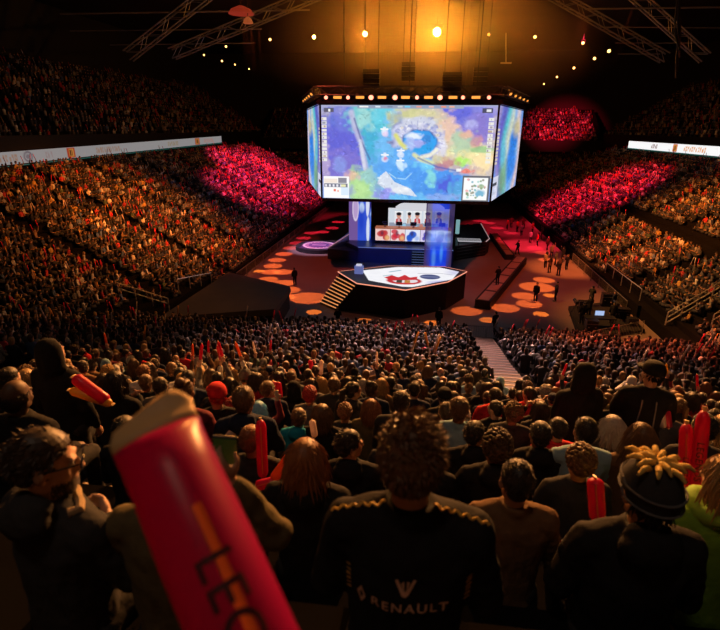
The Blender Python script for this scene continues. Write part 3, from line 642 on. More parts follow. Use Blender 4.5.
# main deck behind
DZ = 1.7
dk = thing('stage_deck', 'wide dark blue stage deck behind the platform, under the screen', 'stage', (0, 58, 0))
MB().prism([(-6.9, 54.6), (3.6, 54.6), (3.6, 66), (-8.6, 66), (-8.6, 57.2)], 0, DZ).build('deck_body', M['navy'], dk)
MB().prism([(-10.6, 55.6), (-6.98, 54.58), (-8.65, 57.2), (-8.65, 63.5), (-8.9, 63.5)], 0, lambda p: 1.2 if p[1] < 60 else 1.9).build('side_wedge', M['navy'], dk)
m = MB(); m.tube([(-6.9, 54.55, DZ + .02), (3.6, 54.55, DZ + .02)], .04, 5); m.build('edge_light', emis('blue_edge', (.25, .35, .9), .5), dk)
MB().tube([(-10.6, 55.5, 1.25), (-8.3, 63.5, 2.0)], .05, 5).build('wedge_edge_light', emis('pink_edge', (.9, .4, .5), .4), dk)
ss = thing('deck_stairs', 'dark stairs with blue lit edges up to the stage deck', 'stairs', (-.2, 53.5, 0))
m = MB()
for i in range(7): m.bb((-.9, 54.58 - .3 * (i + 1), 0), (.55, 54.58 - .3 * i, DZ * (7 - i) / 8))
m.build('steps', M['blackgloss'], ss)
m = MB()
for i in range(7): m.bb((-.9, 54.56 - .3 * (i + 1), DZ * (7 - i) / 8 - .05), (.55, 54.58 - .3 * (i + 1), DZ * (7 - i) / 8 + .01))
m.build('step_edges', emis('blue_step', (.2, .3, .6), .35), ss)
# LED pillars
def pillar_paint(w, h, n1, n2, kind):
    p = Paint(w, h, n1, n2, (50, 40, 120))
    if kind == 0:
        p.rect(0, 0, w * .42, h, (112, 84, 150)); p.rect(w * .42, 0, w, h, (48, 80, 205)); p.blob(w * .32, h * .28, .38, 1.45, (215, 200, 225), 1, .1); p.blob(w * .32, h * .28, .28, 1.2, (170, 140, 195), .8, .2); p.blob(w * .9, h * .2, .2, 1.3, (225, 230, 245), .9, .2); p.blob(w * .93, h * .75, .2, 1.5, (220, 230, 245), .9, .2); p.blob(w * .62, h * .25, .3, .6, (190, 210, 240), .9, .5)
        p.blob(w * .6, h * .55, .3, 1.2, (30, 60, 190), .8)
    else:
        p.rect(0, 0, w * .22, h, (62, 48, 92)); p.rect(w * .22, 0, w * .8, h, (34, 50, 190)); p.rect(w * .8, 0, w, h, (62, 50, 90))
        p.blob(w * .5, h * .05, .8, .5, (40, 70, 220), .9); p.blob(w * .55, h * .2, 1, .5, (45, 35, 90), .8); p.blob(w * .5, h * .52, 1.0, .9, (135, 170, 240), .9); p.blob(w * .5, h * .75, .9, 1.6, (20, 70, 225), .9); p.blob(w * .35, h * .8, .2, .9, (90, 150, 240), .7); p.blob(w * .62, h * .72, .15, .8, (80, 150, 240), .7); p.blob(w * .5, h * .42, .9, .2, (160, 190, 240), .7)
        p.noise(1.2, .35)
    return p
def pillar(name, u0, u1, vt, vb, y, dep, kind, label):
    a, b, c, d = py(u0, vt, y), py(u1, vt, y), py(u0, vb, y), py(u1, vb, y); x0, x1 = (a[0] + c[0]) / 2, (b[0] + d[0]) / 2; z0, z1 = (1.71 if kind == 0 else .02), min((a[2] + b[2]) / 2, ZB - .35)
    r = thing(name, label, 'screen', ((x0 + x1) / 2, y, z0)); w, h = x1 - x0, z1 - z0
    if kind == 0: MB().bb((x0, y + .02, z0), (x1, y + dep, z1)).build('pillar_body', M['black'], r)
    else:
        for x in (x0, x1 - .1): MB().bb((x, y + .02, z0), (x + .1, y + dep, z1)).build('side_frame', M['black'], r)
        MB().bb((x0, y + .02, z1 - .1), (x1, y + dep, z1)).build('top_frame', M['black'], r)
    pillar_paint(w, h, 40, 130, kind).build('led_face', M['ledmesh'] if kind else M['led'], r, (x0, y, z1), (x1, y, z1), (x0, y, z0), (x1, y, z0))
    if kind == 0: pillar_paint(dep, h, 16, 100, 1).build('led_side', M['led'], r, (x1 + .01, y, z1), (x1 + .01, y + dep, z1), (x1 + .01, y, z0), (x1 + .01, y + dep, z0))
M['ledmesh'] = vcol('see_through_led', emit=1.2, alpha=.8)
pillar('led_tower', 349, 369.5, 196, 250, 58.2, 1.6, 0, 'tall LED tower half purple and half blue, with white ovals')
pillar('led_tower', 425, 453, 203, 268, 51.9, .5, 1, 'see-through blue LED tower with purple edges before the portraits')
# desk with picture front, and the portrait wall above it
def at(u, v, y): return py(u, v, y)
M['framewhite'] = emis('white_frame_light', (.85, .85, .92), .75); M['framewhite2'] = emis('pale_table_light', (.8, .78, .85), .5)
M['deskedge'] = emis('orange_desk_edge', (.8, .25, .12), .45)
y = 57.0; a, b = at(375.5, 228.5, y), at(451.5, 228.5, y); z0 = at(400, 241, y)[2]
ds = thing('players_desk', 'long desk with red and blue pictures along its front', 'desk', ((a[0] + b[0]) / 2, y, DZ))
MB().bb((a[0], y + .03, DZ + .01), (b[0], y + 1.3, a[2])).build('desk_body', M['blackgloss'], ds)
MB().bb((a[0] - .05, y - .08, a[2]), (b[0] + .05, y + 1.4, a[2] + .1)).build('desk_top', M['deskedge'], ds)
w, h = b[0] - a[0], a[2] - z0
for i, (k0, k1, bg, fg) in enumerate(((0, .2, (235, 200, 195), (190, 50, 50)), (.205, .395, (235, 215, 215), (205, 40, 55)), (.4, .595, (225, 230, 245), (40, 90, 200)), (.6, .795, (215, 205, 235), (70, 60, 170)), (.8, 1, (225, 215, 225), (120, 70, 140)))):
    p = Paint(w * (k1 - k0), h, 44, 36, bg); W_ = w * (k1 - k0)
    for j in range(5): p.blob(W_ * rnd.uniform(.2, .85), h * rnd.uniform(.2, .8), W_ * rnd.uniform(.1, .25), h * rnd.uniform(.15, .35), fg, .9, .3, .6)
    p.blob(W_ * .8, h * .75, W_ * .15, h * .2, (235, 190, 120) if i < 2 else (150, 180, 235), .8); p.blob(W_ * .45, h * .35, W_ * .1, h * .2, (60, 40, 60), .7)
    p.build('picture_panel', M['led'], ds, (a[0] + w * k0, y, a[2] - .02), (a[0] + w * k1, y, a[2] - .02), (a[0] + w * k0, y, z0), (a[0] + w * k1, y, z0))
for i in range(5):
    x = a[0] + w * (.12 + .19 * i)
    t = thing('monitor', 'computer monitor on the long picture desk, {} from the tall half-purple tower'.format(ORD[i]), 'monitor', (x, y + .7, a[2] + .1), 'monitors on the long desk')
    MB().box((x, y + .7, a[2] + .115), (.3, .22, .03)).build('stand_base', M['housing'], t); MB().box((x, y + .73, a[2] + .25), (.06, .05, .26)).build('stand', M['housing'], t)
    MB().box((x, y + .7, a[2] + .52), (.72, .05, .42)).build('display', M['housing'], t, bevel=.01); MB().box((x, y + .73, a[2] + .52), (.68, .01, .38)).build('lit_face', emis('monitor_face_%d' % i, (.6, .7, .9), .8), t)
y = 59.4; a, b = at(388.5, 208.3, y), at(450, 208.3, y); z0 = at(400, 228, y)[2]; zt_ = a[2]
pw = thing('portrait_display', 'white lit wall of five portrait pictures above the desk', 'screen', ((a[0] + b[0]) / 2, y, DZ))
MB().bb((a[0], y + .03, DZ + .01), (b[0], y + .4, zt_)).build('wall_body', M['blackgloss'], pw)
W_, H_ = b[0] - a[0], zt_ - z0
p = Paint(W_, H_, 150, 50, (205, 215, 225)); p.rect(0, H_ * .72, W_, H_, (120, 130, 150), .8)
for j in range(9): p.blob(W_ * rnd.random(), H_ * .88, W_ * .03, H_ * .12, rnd.choice([(60, 70, 100), (150, 200, 225), (200, 120, 100)]), .9, .3)
p.build('back_glow', M['led'], pw, (a[0], y, zt_), (b[0], y, zt_), (a[0], y, z0), (b[0], y, z0))
for x0, x1, z_0, z_1 in ((a[0], b[0], zt_ - .1, zt_ + .06), (a[0], a[0] + .12, z0, zt_), (b[0] - .12, b[0], z0, zt_)): MB().bb((x0, y - .1, z_0), (x1, y + .02, z_1)).build('lit_frame', M['framewhite'], pw)
for i, u in enumerate((398.8, 409.3, 417.3, 427.8, 439)):
    c = at(u, 217.5, y - .08); hw, hh = .5 if i != 1 else .36, .72
    q = Paint(1, 1.44, 26, 38, (225, 228, 232)); q.blob(.5, .52, .25, .3, (205, 150, 130), 1, .2); q.blob(.5, .3, .3, .2, (25, 22, 28), 1, .2); q.poly([(.12, 1.44), (.2, .9), (.42, .78), (.6, .78), (.82, .9), (.9, 1.44)], [(190, 50, 55), (190, 160, 140), (200, 60, 60), (170, 70, 60), (60, 80, 190)][i]); q.poly([(.36, 1.44), (.4, .85), (.62, .85), (.66, 1.44)], (215, 205, 205), .6)
    q.rect(0, .02, 1, .08, (250, 250, 250)); q.build('portrait', M['led'], pw, (c[0] - hw, y - .05, c[2] + hh), (c[0] + hw, y - .05, c[2] + hh), (c[0] - hw, y - .05, c[2] - hh), (c[0] + hw, y - .05, c[2] - hh))
q = at(420, 207.6, 62); MB().tube([q, q + [0, 0, .3]], [3.0, 2.6], 28).xform(Matrix.Identity(4)).build('rounded_crown', M['framewhite'], pw)
# raised black side deck with white striped table
sd = thing('side_deck', 'black raised side deck with light strips along its edge', 'stage', (6, 58, 0))
tp = [np.array([3.95, 56.93, 0]), pz(486, 241.5, 1.7), pz(489.5, 238.5, 1.7), pz(481, 223.5, 1.7), pz(456, 225, 1.7)]
tp = [tuple(p[:2]) for p in tp]
MB().prism(tp, 0, 1.6).build('deck_body', M['black'], sd); MB().prism([(x, y_) for x, y_ in tp], 1.6, 1.7).build('deck_top', M['deck'], sd)
m = MB(); m.tube([(*tp[2], 1.68), (*tp[3], 1.68)], .05, 5).tube([(*tp[1], 1.68), (*tp[2], 1.68)], .05, 5); m.build('edge_strip', emis('pinkwhite_edge', (.9, .6, .6), .5), sd)
for i in range(4): MB().tube([(tp[0][0] + .2, tp[0][1] + .02, 1.4 - .38 * i), (tp[1][0], tp[1][1] - .06, 1.4 - .38 * i)], .03, 4).build('front_batten', M['darksteel'], sd)
t0 = pz(463, 241, 2.2); t = thing('striped_table', 'white table with dark stripes on the black side deck', 'table', (t0[0], t0[1], 1.7))
t0[0] += .75; t0[1] += .6
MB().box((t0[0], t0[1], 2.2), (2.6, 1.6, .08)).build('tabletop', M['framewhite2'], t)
for k in range(3): MB().box((t0[0], t0[1] - .5 + .45 * k, 2.25), (2.5, .12, .03)).build('stripe', M['black'], t)
for sx in (-1, 1):
    for sy in (-1, 1): MB().bb((t0[0] + sx * 1.2 - .05, t0[1] + sy * .65 - .05, 1.71), (t0[0] + sx * 1.2 + .05, t0[1] + sy * .65 + .05, 2.17)).build('leg', M['darksteel'], t)
q = pz(457, 236, 1.7); t = thing('teal_tube_lamp', 'upright teal and white tube lamp on the side deck', 'lamp', q)
MB().tube([q, q + [0, 0, .3]], .35, 12).build('base', M['housing'], t); MB().tube([q + [0, 0, .3], q + [0, 0, 2.0]], .24, 12).build('tube', emis('teal_tube', (.35, .7, .75), .5), t)
# ================================================================== people, one by one
from mathutils import noise as mnoise
from mathutils.bvhtree import BVHTree
def solid(mb, name, voxel, smooth=3, ratio=1.0, crease=0.0, cs=14.0):
    """fuse overlapping volumes into one continuous skin"""
    me = mb.mesh(name + '_raw', M['black']); o = bpy.data.objects.new('tmp', me); COL.objects.link(o)
    r = o.modifiers.new('r', 'REMESH'); r.mode = 'VOXEL'; r.voxel_size = voxel
    s = o.modifiers.new('s', 'SMOOTH'); s.iterations = smooth; s.factor = .5
    if ratio < 1: d = o.modifiers.new('d', 'DECIMATE'); d.ratio = ratio
    dg = bpy.context.evaluated_depsgraph_get(); dg.update()
    out = bpy.data.meshes.new_from_object(o.evaluated_get(dg)); out.name = name
    bpy.data.objects.remove(o); bpy.data.meshes.remove(me)
    if crease:
        for v in out.vertices:
            p = v.co * cs; v.co += v.normal * crease * (mnoise.noise(p) + .5 * mnoise.noise(p * 2.2 + Vector((3, 1, 7))))
    out.polygons.foreach_set('use_smooth', [True] * len(out.polygons)); out.materials.clear(); out.materials.append(M['black']); out.update()
    return out
def HM(pos, yaw=0, pitch=0, roll=0): return Matrix.Translation(Vector(pos)) @ Euler((pitch, roll, yaw), 'XYZ').to_matrix().to_4x4()
def head(mb, mx):
    h = MB()
    h.ell((0, -.012, .02), (.075, .094, .093), 18, 12).ell((0, .028, -.04), (.06, .063, .08), 16, 11).ell((0, .058, -.1), (.033, .03, .024))
    for s in (-1, 1):
        h.ell((s * .034, .056, -.045), (.026, .026, .03)).ell((s * .05, .0, -.075), (.02, .04, .03))
        h.ell((s * .08, -.012, -.018), (.010, .021, .034), rot=Euler((0, 0, -s * .35)).to_matrix()).ell((s * .011, .098, -.045), (.009, .01, .008))
        h.ell((s * .03, .084, .012), (.022, .012, .009))
    h.cone((0, .09, .0), (0, .110, -.036), .009, .013).ell((0, .088, -.073), (.024, .012, .007)).ell((0, .086, -.084), (.02, .012, .008))
    h.xform(mx); mb.add(h.v, h.f)
def hand(mb, w, d, n, side, curl=.5, r=.0088):
    w, d, n = Vector(w), Vector(d).normalized(), Vector(n); n = (n - d * n.dot(d)).normalized(); a = d.cross(n) * side
    rot = Matrix((a, d, n)).transposed()
    mb.ell(w + d * .05, (.041, .052, .019), rot=rot)
    for i in range(4):
        L = (.036, .042, .039, .03)[i]; b = w + d * (.092 - .004 * abs(i - 1.3)) + a * (i - 1.5) * .0205
        f1 = (d * math.cos(curl) + n * math.sin(curl)); f2 = (d * math.cos(curl * 2.1) + n * math.sin(curl * 2.1))
        mb.chain([b - d * .02, b, b + f1 * L, b + f1 * L + f2 * L * .8], [r, r, r * .95, r * .8], 7)
    b = w + d * .025 - a * .03; t1 = (-a * .8 + d * .7 + n * .3).normalized(); t2 = (-a * .25 + d * .9 + n * .5).normalized()
    mb.chain([b, b + t1 * .04, b + t1 * .04 + t2 * .03], [.012, .0105, .0085], 7)
def figure(key, arms, lean=0.0, hyaw=0, hpitch=0, stand=False, walk=0.0, fine=False, curl=.55, hood=False, slim=1.0, hroll=0):
    """arms: for each side (elbow, wrist, palm normal); returns body, jacket and trousers meshes and the head frame"""
    L = .42 if stand else 0.0
    tl = lambda z: lean * max(0, (z - .5) / .6)
    hp = (0, tl(1.1) + .015 + lean * .15, 1.238 + L - abs(lean) * .12); mx = HM(hp, hyaw, hpitch, hroll)
    b, j, t = MB(), MB(), MB(); head(b, mx)
    dz = L - abs(lean) * .1
    b.cone((0, tl(1.05), 1.03 + dz), (hp[0], hp[1] - .02, hp[2] - .08), .058, .054); b.chain([(0, .01, .55 + L), (0, tl(.8) + .01, .8 + L), (0, tl(1) + .01, .97 + dz)], [.1, .095, .085])
    rings = []
    for z, rx, ry in ((.40, .185, .15), (.5, .185, .15), (.65, .175, .138), (.82, .19, .135), (.93, .205, .13), (1.0, .195, .112), (1.05, .15, .092), (1.09, .078, .075)):
        zz = z + (dz if z > .7 else L); rings.append([(rx * slim * math.cos(2 * PI * i / 20), tl(z) + ry * math.sin(2 * PI * i / 20), zz) for i in range(20)])
    j.loft(rings)
    for s, (el, wr, pn) in zip((-1, 1), arms):
        sh = Vector((s * .18 * slim, tl(1.0), 1.0 + dz)); el = Vector((el[0] * s, el[1] + tl(.8), el[2] + dz)); wr = Vector((wr[0] * s, wr[1] + tl(.8), wr[2] + dz)); pn = Vector((pn[0] * s, pn[1], pn[2]))
        b.chain([sh, el, wr], [.05, .042, .028]); hand(b, wr, wr - el, pn, s, curl)
        j.cone((s * .08, tl(1.03), 1.035 + dz), sh, .065, .075); j.chain([sh, el, el + (wr - el) * .9], [.076, .06, .044]); j.ell(el, (.062, .062, .062))
    j.tube([(0, tl(1.09) - .008, 1.07 + dz), (0, tl(1.1) - .006, 1.112 + dz)], [.085, .076], 16)
    if hood: j.ell((0, tl(1.05) - .10, 1.07 + dz), (.12, .062, .075)).ell((0, tl(1.05) - .07, 1.12 + dz), (.105, .05, .04))
    for s in (-1, 1):
        if stand:
            k = s * walk; pts = [(s * .09, 0, .92), (s * .1, .04 + k * .5, .5), (s * .1, -.02 + k * .9, .08)]; toe = (s * .11, .13 + k * .9, .035)
        else: pts = [(s * .09, 0, .52), (s * .115, .43, .5), (s * .115, .40, .09)]; toe = (s * .125, .54, .035)
        b.chain(pts, [.075, .05, .035]); b.cone((pts[2][0], pts[2][1], .05), toe, .04, .034)
        t.chain(pts, [.1, .07, .058]); t.ell(pts[0], (.105, .12, .1))
    t.cone((-.08, 0, .5 + L), (.08, 0, .5 + L), .12, .12)
    vb = .0075 if fine else .0125
    return dict(body=solid(b, 'person_body', vb, 2, .3 if fine else .45), jacket=solid(j, 'jacket', .011 if fine else .018, 4 if fine else 3, .6, .012, 10), trousers=solid(t, 'trousers', .02, 3, .5, .005, 10), mx=mx, arms=arms, dz=dz, lean=lean, tl=tl(.8))
LAP = ((.245, .03, .74), (.13, .27, .66), (0, 0, -1))
KNEE = ((.26, .16, .66), (.08, .36, .62), (-1, 0, 0))
UPA = ((.27, .16, 1.05), (.23, .18, 1.31), (-.2, 1, 0))
UPB = ((.26, .2, 1.1), (.16, .28, 1.36), (-.2, 1, 0))
FOLD = ((.245, .07, .77), (-.02, .21, .82), (0, -1, 0))
PHONE = ((.24, .2, .86), (.07, .33, 1.05), (-1, .2, .2))
CLAP = ((.26, .14, .8), (.05, .32, .92), (-1, 0, 0))
DOWN = ((.24, -.01, .74), (.24, .08, .48), (-1, 0, 0))
POSES = {'lap': figure('lap', (LAP, LAP)), 'turn_a': figure('ta', (LAP, FOLD), hyaw=.55), 'turn_b': figure('tb', (LAP, LAP), hyaw=-.6, hood=True), 'lean': figure('lean', (KNEE, KNEE), .16, hpitch=-.05),
         'up_r': figure('upr', (LAP, UPA)), 'up_both': figure('upb', (UPA, UPB)), 'phone': figure('ph', (PHONE, PHONE), hpitch=-.12), 'fold': figure('fold', (FOLD, FOLD), hood=True), 'clap': figure('clap', (CLAP, CLAP), .05),
         'stand': figure('st', (DOWN, DOWN), stand=True), 'stand_fold': figure('sf', (FOLD, FOLD), stand=True, hyaw=.5), 'walk': figure('wk', (DOWN, CLAP), stand=True, walk=.22), 'stand_up': figure('su', (DOWN, UPA), stand=True)}
# ---- hair and headwear, all in the head frame
def tufts(mb, n, L, comb, wid=.006, reg=None, lift=.5, jit=.35, cen=(0, -.016, .025), rad=(.08, .1, .096), flow=None):
    k = 0; r_ = random.Random(n)
    while k < n:
        z = r_.uniform(-.75, 1); a = r_.uniform(0, 2 * PI); q = math.sqrt(max(0, 1 - z * z)); d = Vector((q * math.cos(a), q * math.sin(a), z))
        p = Vector((cen[0] + d.x * rad[0], cen[1] + d.y * rad[1], cen[2] + d.z * rad[2]))
        if (p.y > .035 and p.z < .05) or (p.z < -.045 and p.y > -.03) or (abs(p.x) > .06 and p.z < .0 and p.y > -.045): continue
        if reg and not reg(p): continue
        k += 1; nn = Vector((d.x / rad[0], d.y / rad[1], d.z / rad[2])).normalized(); c = Vector(comb) if not callable(comb) else comb(p)
        c = c + Vector((r_.gauss(0, jit), r_.gauss(0, jit), r_.gauss(0, jit))); c.normalize(); l = L * r_.uniform(.65, 1.3)
        d1 = (nn * lift + c * (1 - lift)).normalized(); d2 = (nn * lift * .35 + c).normalized(); s = nn.cross(c); s = s.normalized() if s.length > 1e-3 else Vector((1, 0, 0))
        p0 = p - nn * .006; p1 = p0 + d1 * l * .5; p2 = p1 + d2 * l * .5; u_ = nn * wid * .6
        vs = []
        for q_, w_ in ((p0, 1), (p1, .8)): vs += [q_ - s * wid * w_ * .6, q_ + s * wid * w_ * .6, q_ + u_ * w_]
        vs.append(p2); mb.add(vs, [(0, 1, 4, 3), (1, 2, 5, 4), (2, 0, 3, 5), (3, 4, 6), (4, 5, 6), (5, 3, 6)])
    return mb
def cap(mb, g=1.0, nape=True, up=0.0):
    h = MB(); h.ell((0, -.018, .025 + up), (.082 * g, .1 * g, .094 * g), 20, 14)
    h.v = [((x * .79, min(y, .06) * .9, z) if (y > .04 and z < .055) or (abs(x) > .055 and z < .01 and y > -.03) else (x, y, z)) for x, y, z in h.v]
    if nape: h.ell((0, -.055, -.034), (.058 * g, .042 * g, .048))
    mb.add(h.v, h.f); return mb
back = lambda p: Vector((p.x * 2, -.5, -.35))
HAIRS = {}
def hm(key, mb, name='hair'): HAIRS[key] = (mb.mesh('head_' + key, M['black'], smooth=key in ('knit', 'knitplain', 'capp', 'hoodd', 'bald')), name)
hm('short', tufts(cap(MB()), 620, .026, back, .0075, lift=.3, jit=.25))
hm('messy', tufts(tufts(cap(MB(), 1.08), 1500, .024, lambda p: Vector((.25 + p.x * 3, -.3, .15 if p.z > .06 else -.7)), .006, lift=.3, jit=.22, rad=(.086, .107, .102)), 420, .03, lambda p: Vector((.35, .1, .1)), .0055, lambda p: p.z > .075, .3, .3, rad=(.084, .105, .1)))
hm('crop', tufts(cap(MB(), .985), 380, .016, back, .007, lift=.5))
m = cap(MB(), 1.02); r_ = random.Random(3)
for i in range(330):
    z = r_.uniform(-.5, 1); a = r_.uniform(0, 2 * PI); q = math.sqrt(1 - z * z); p = (.088 * q * math.cos(a), -.018 + .105 * q * math.sin(a), .028 + .102 * z)
    if (p[1] > .05 and p[2] < .05) or (p[2] < -.03 and p[1] > -.02): continue
    s = r_.uniform(.009, .017); m.ell(p, (s, s, s), 6, 4)
hm('curly', m)
down = lambda p: Vector((p.x * 3, -.12 - max(0, p.y) * 2, -1))
hm('bob', tufts(tufts(cap(MB(), 1.06), 620, .07, down, .009, lift=.3, jit=.15, rad=(.089, .109, .103)), 300, .15, lambda p: Vector((p.x * 1.0, -.05, -1)), .013, lambda p: p.z < .04 and p.y < .05, .15, .1, rad=(.09, .105, .1)))
hm('long', tufts(tufts(cap(MB(), 1.05), 560, .09, down, .009, lift=.25, jit=.15, rad=(.089, .109, .103)), 420, .34, lambda p: Vector((p.x * .6, -.10, -1)), .014, lambda p: p.z < .05 and p.y < .02, .12, .08, rad=(.09, .105, .1)))
m = tufts(cap(MB(), 1.0), 320, .03, lambda p: Vector((0, -1, .1)), .007, lift=.12, jit=.15); m.chain([(0, -.11, .05), (0, -.155, .03), (0, -.165, -.08), (0, -.15, -.17)], [.022, .034, .034, .012]); hm('tail', m)
m = tufts(cap(MB(), 1.0), 300, .03, lambda p: Vector((0, -.6, .8)), .007, lift=.12, jit=.15); m.ell((0, -.075, .12), (.042, .042, .038)); hm('bun', m)
m = MB(); m.ell((0, -.055, -.045), (.063, .045, .055)); tufts(m, 200, .02, back, .006, lambda p: p.z < .03, .35); hm('bald', m)
def knit(extra=False):
    m = MB(); R = []
    for z, k in ((-.01, 1.05), (.005, 1.09), (.04, 1.09), (.05, 1.05), (.08, .95), (.11, .72), (.13, .4), (.137, .08)): R.append([(.084 * k * math.cos(2 * PI * i / 28) * (1 + .012 * (i % 2)), -.014 + .102 * k * math.sin(2 * PI * i / 28) * (1 + .012 * (i % 2)), z + (.02 if math.sin(2 * PI * i / 28) > 0 else 0) * (1 - z * 7)) for i in range(28)])
    return m.loft(R)
hm('knitplain', tufts(knit(), 90, .05, down, .01, lambda p: p.z < -.01, .1), 'knit_hat')
hm('knit', tufts(knit().ell((0, -.005, .145), (.026, .026, .024)), 90, .05, down, .01, lambda p: p.z < -.01, .1), 'knit_hat')
m = MB(); m.loft([[(.085 * k * math.cos(2 * PI * i / 24), -.014 + .103 * k * math.sin(2 * PI * i / 24), z) for i in range(24)] for z, k in ((.015, 1.02), (.05, 1.03), (.085, .93), (.112, .68), (.122, .1))])
m.loft([[(.07 * math.cos(a), .07 + k * (.1 * math.sin(a)), z) for a in [PI * i / 10 for i in range(11)]] for z, k in ((.018, 1.0), (.026, 1.0))]); tufts(m, 140, .03, down, .008, lambda p: p.z < .01, .2); hm('capp', m, 'baseball_cap')
m = MB(); R = []
for z, rx, ry, oy in ((-.16, .12, .10, -.03), (-.10, .108, .112, -.03), (0, .102, .122, -.028), (.07, .095, .112, -.026), (.115, .066, .08, -.03), (.135, .02, .03, -.04)): R.append([(rx * math.cos(2 * PI * i / 24), oy + (ry if math.sin(2 * PI * i / 24) < 0 else ry * .62) * math.sin(2 * PI * i / 24), z) for i in range(24)])
m.loft(R); hm('hoodd', m, 'hood')
# ---- colours
def cl(name, c, **k): M[name] = mat('cloth_' + name, c, .85, var=.22, scale=22, bump=.3, spec=.12, **k)
for n_, c in {'black': (.014, .014, .016), 'charcoal': (.035, .035, .038), 'navy': (.015, .022, .05), 'grey': (.11, .11, .115), 'pale grey': (.3, .3, .31), 'white': (.6, .59, .57), 'red': (.5, .02, .03), 'teal': (.008, .24, .4), 'light blue': (.2, .34, .44), 'brown': (.14, .08, .04), 'olive': (.11, .09, .045), 'maroon': (.13, .02, .035), 'beige': (.36, .27, .17), 'green': (.16, .32, .03)}.items(): cl(n_, c)
for n_, c in {'skin a': (.50, .30, .22), 'skin b': (.40, .235, .16), 'skin c': (.25, .135, .085), 'skin d': (.10, .055, .035)}.items(): M[n_] = mat(n_.replace(' ', '_'), c, .55, var=.08, scale=30, spec=.4)
HCOL = {'black': (.010, .008, .007), 'dark brown': (.035, .020, .012), 'brown': (.12, .062, .028), 'auburn': (.20, .075, .025), 'fair': (.36, .22, .08), 'grey': (.32, .31, .30), 'white': (.6, .6, .6), 'blue-dyed': (.25, .55, .85), 'red-dyed': (.4, .03, .03)}
for n_, c in HCOL.items(): M['hair ' + n_] = mat('hair_' + n_.replace(' ', '_').replace('-', '_'), c, .5, var=.25, scale=40, spec=.5)
M['stick red'] = mat('stick_red', (.62, .012, .035), .3, var=.06, scale=4, spec=.5); M['stick orange'] = mat('stick_orange', (.75, .16, .03), .3, var=.06, scale=4); M['stick white'] = mat('stick_white', (.75, .62, .58), .35, var=.06, scale=4); M['stick yellow'] = mat('stick_yellow', (.75, .45, .06), .35, var=.06, scale=4)
def translu(name, c, k=.5):
    m, nt, b = _nt(name); b.inputs['Base Color'].default_value = (*c, 1); b.inputs['Roughness'].default_value = .35
    t = nt.nodes.new('ShaderNodeBsdfTranslucent'); t.inputs[0].default_value = (*c, 1); x = nt.nodes.new('ShaderNodeMixShader'); x.inputs[0].default_value = k
    nt.links.new(b.outputs[0], x.inputs[1]); nt.links.new(t.outputs[0], x.inputs[2]); nt.links.new(x.outputs[0], nt.nodes['Material Output'].inputs[0]); return m
M['big red'] = translu('red_plastic_film', (.42, .004, .12), .5)
for n_ in ('red', 'orange', 'white', 'yellow'): M['stick ' + n_] = translu('stick_film_' + n_, {'red': (.6, .012, .08), 'orange': (.75, .16, .03), 'white': (.75, .62, .58), 'yellow': (.75, .45, .06)}[n_], .4)
M['stick tab'] = mat('stick_tab', (.62, .42, .2), .5, var=.1, scale=8); M['print'] = mat('dark_print', (.06, .008, .015), .5, var=0); M['shoe'] = mat('shoe', (.03, .03, .03), .6, var=.2, scale=10)
# ---- protos and copies
PROTO = {}
def base(name, me):
    k = (name, me.name)
    if k not in PROTO: PROTO[k] = bpy.data.objects.new(name, me)
    return PROTO[k]
def inst(name, me, m_, parent=None, mx=None):
    o = base(name, me).copy(); o.name = name; COL.objects.link(o)
    if o.material_slots: o.material_slots[0].link = 'OBJECT'; o.material_slots[0].material = m_
    if parent is not None: o.parent = parent
    if mx is not None: o.matrix_local = mx
    return o
def person(fig, x, y, z, yaw, sc, hair, hcol, top, skin, label, group=None, trousers='charcoal', name='person'):
    f = POSES[fig] if isinstance(fig, str) else fig
    o = inst(name, f['body'], M[skin]); o.location = (x, y, z); o.rotation_euler = (0, 0, yaw); o.scale = (sc,) * 3
    WORLD[o.name] = (x, y, z); tag(o, label, 'person', group)
    inst('jacket', f['jacket'], M[top], o); inst('trousers', f['trousers'], M[trousers], o)
    if hair:
        me, nm = HAIRS[hair]; inst(nm, me, M['hair ' + hcol] if nm == 'hair' else M[hcol], o, f['mx'] @ Matrix.Scale(1.07, 4))
    return o
def W_(o, p):  # a point of a person in the world
    q = Matrix.Translation(o.location) @ Euler(o.rotation_euler).to_matrix().to_4x4() @ Matrix.Scale(o.scale[0], 4); return q @ Vector(p)
_SM = {}
def stick(p, d, L, r, m_, label, group=None, twin=None, writing=False):
    """a long air-filled plastic tube with welded flat ends"""
    p, d = Vector(p), Vector(d).normalized(); t = thing('cheering_stick', label, 'cheering stick', p, group)
    ts = np.array([0, .02, .05, .1, .3, .5, .7, .9, .95, .98, 1.0]); rr = r * np.array([.35, .6, .85, 1, 1.02, 1, 1.02, 1, .85, .6, .35])
    MB().tube([p + d * L * k for k in ts], rr, 14).build('tube', M[m_], t, smooth=True)
    for k, s in ((0, -1), (1, 1)): 
        q = p + d * L * k; MB().tube([q, q + d * s * L * .045], [r * .55, r * .7], 10, flat=.25).build('end_tab', M['stick tab'], t)
    if twin:
        a = d.orthogonal().normalized(); v = Vector(CAM) - p; v = (v - d * v.dot(d)).normalized()
        MB().tube([p + d * L * k + (v * r * .92) for k in (.1, .5, .9)], r * .22, 6, flat=.4).build('stripe', M[twin], t)
    return t
SEATS = {}      # row -> x of everyone placed
def seat(k, x): SEATS.setdefault(k, []).append(x)
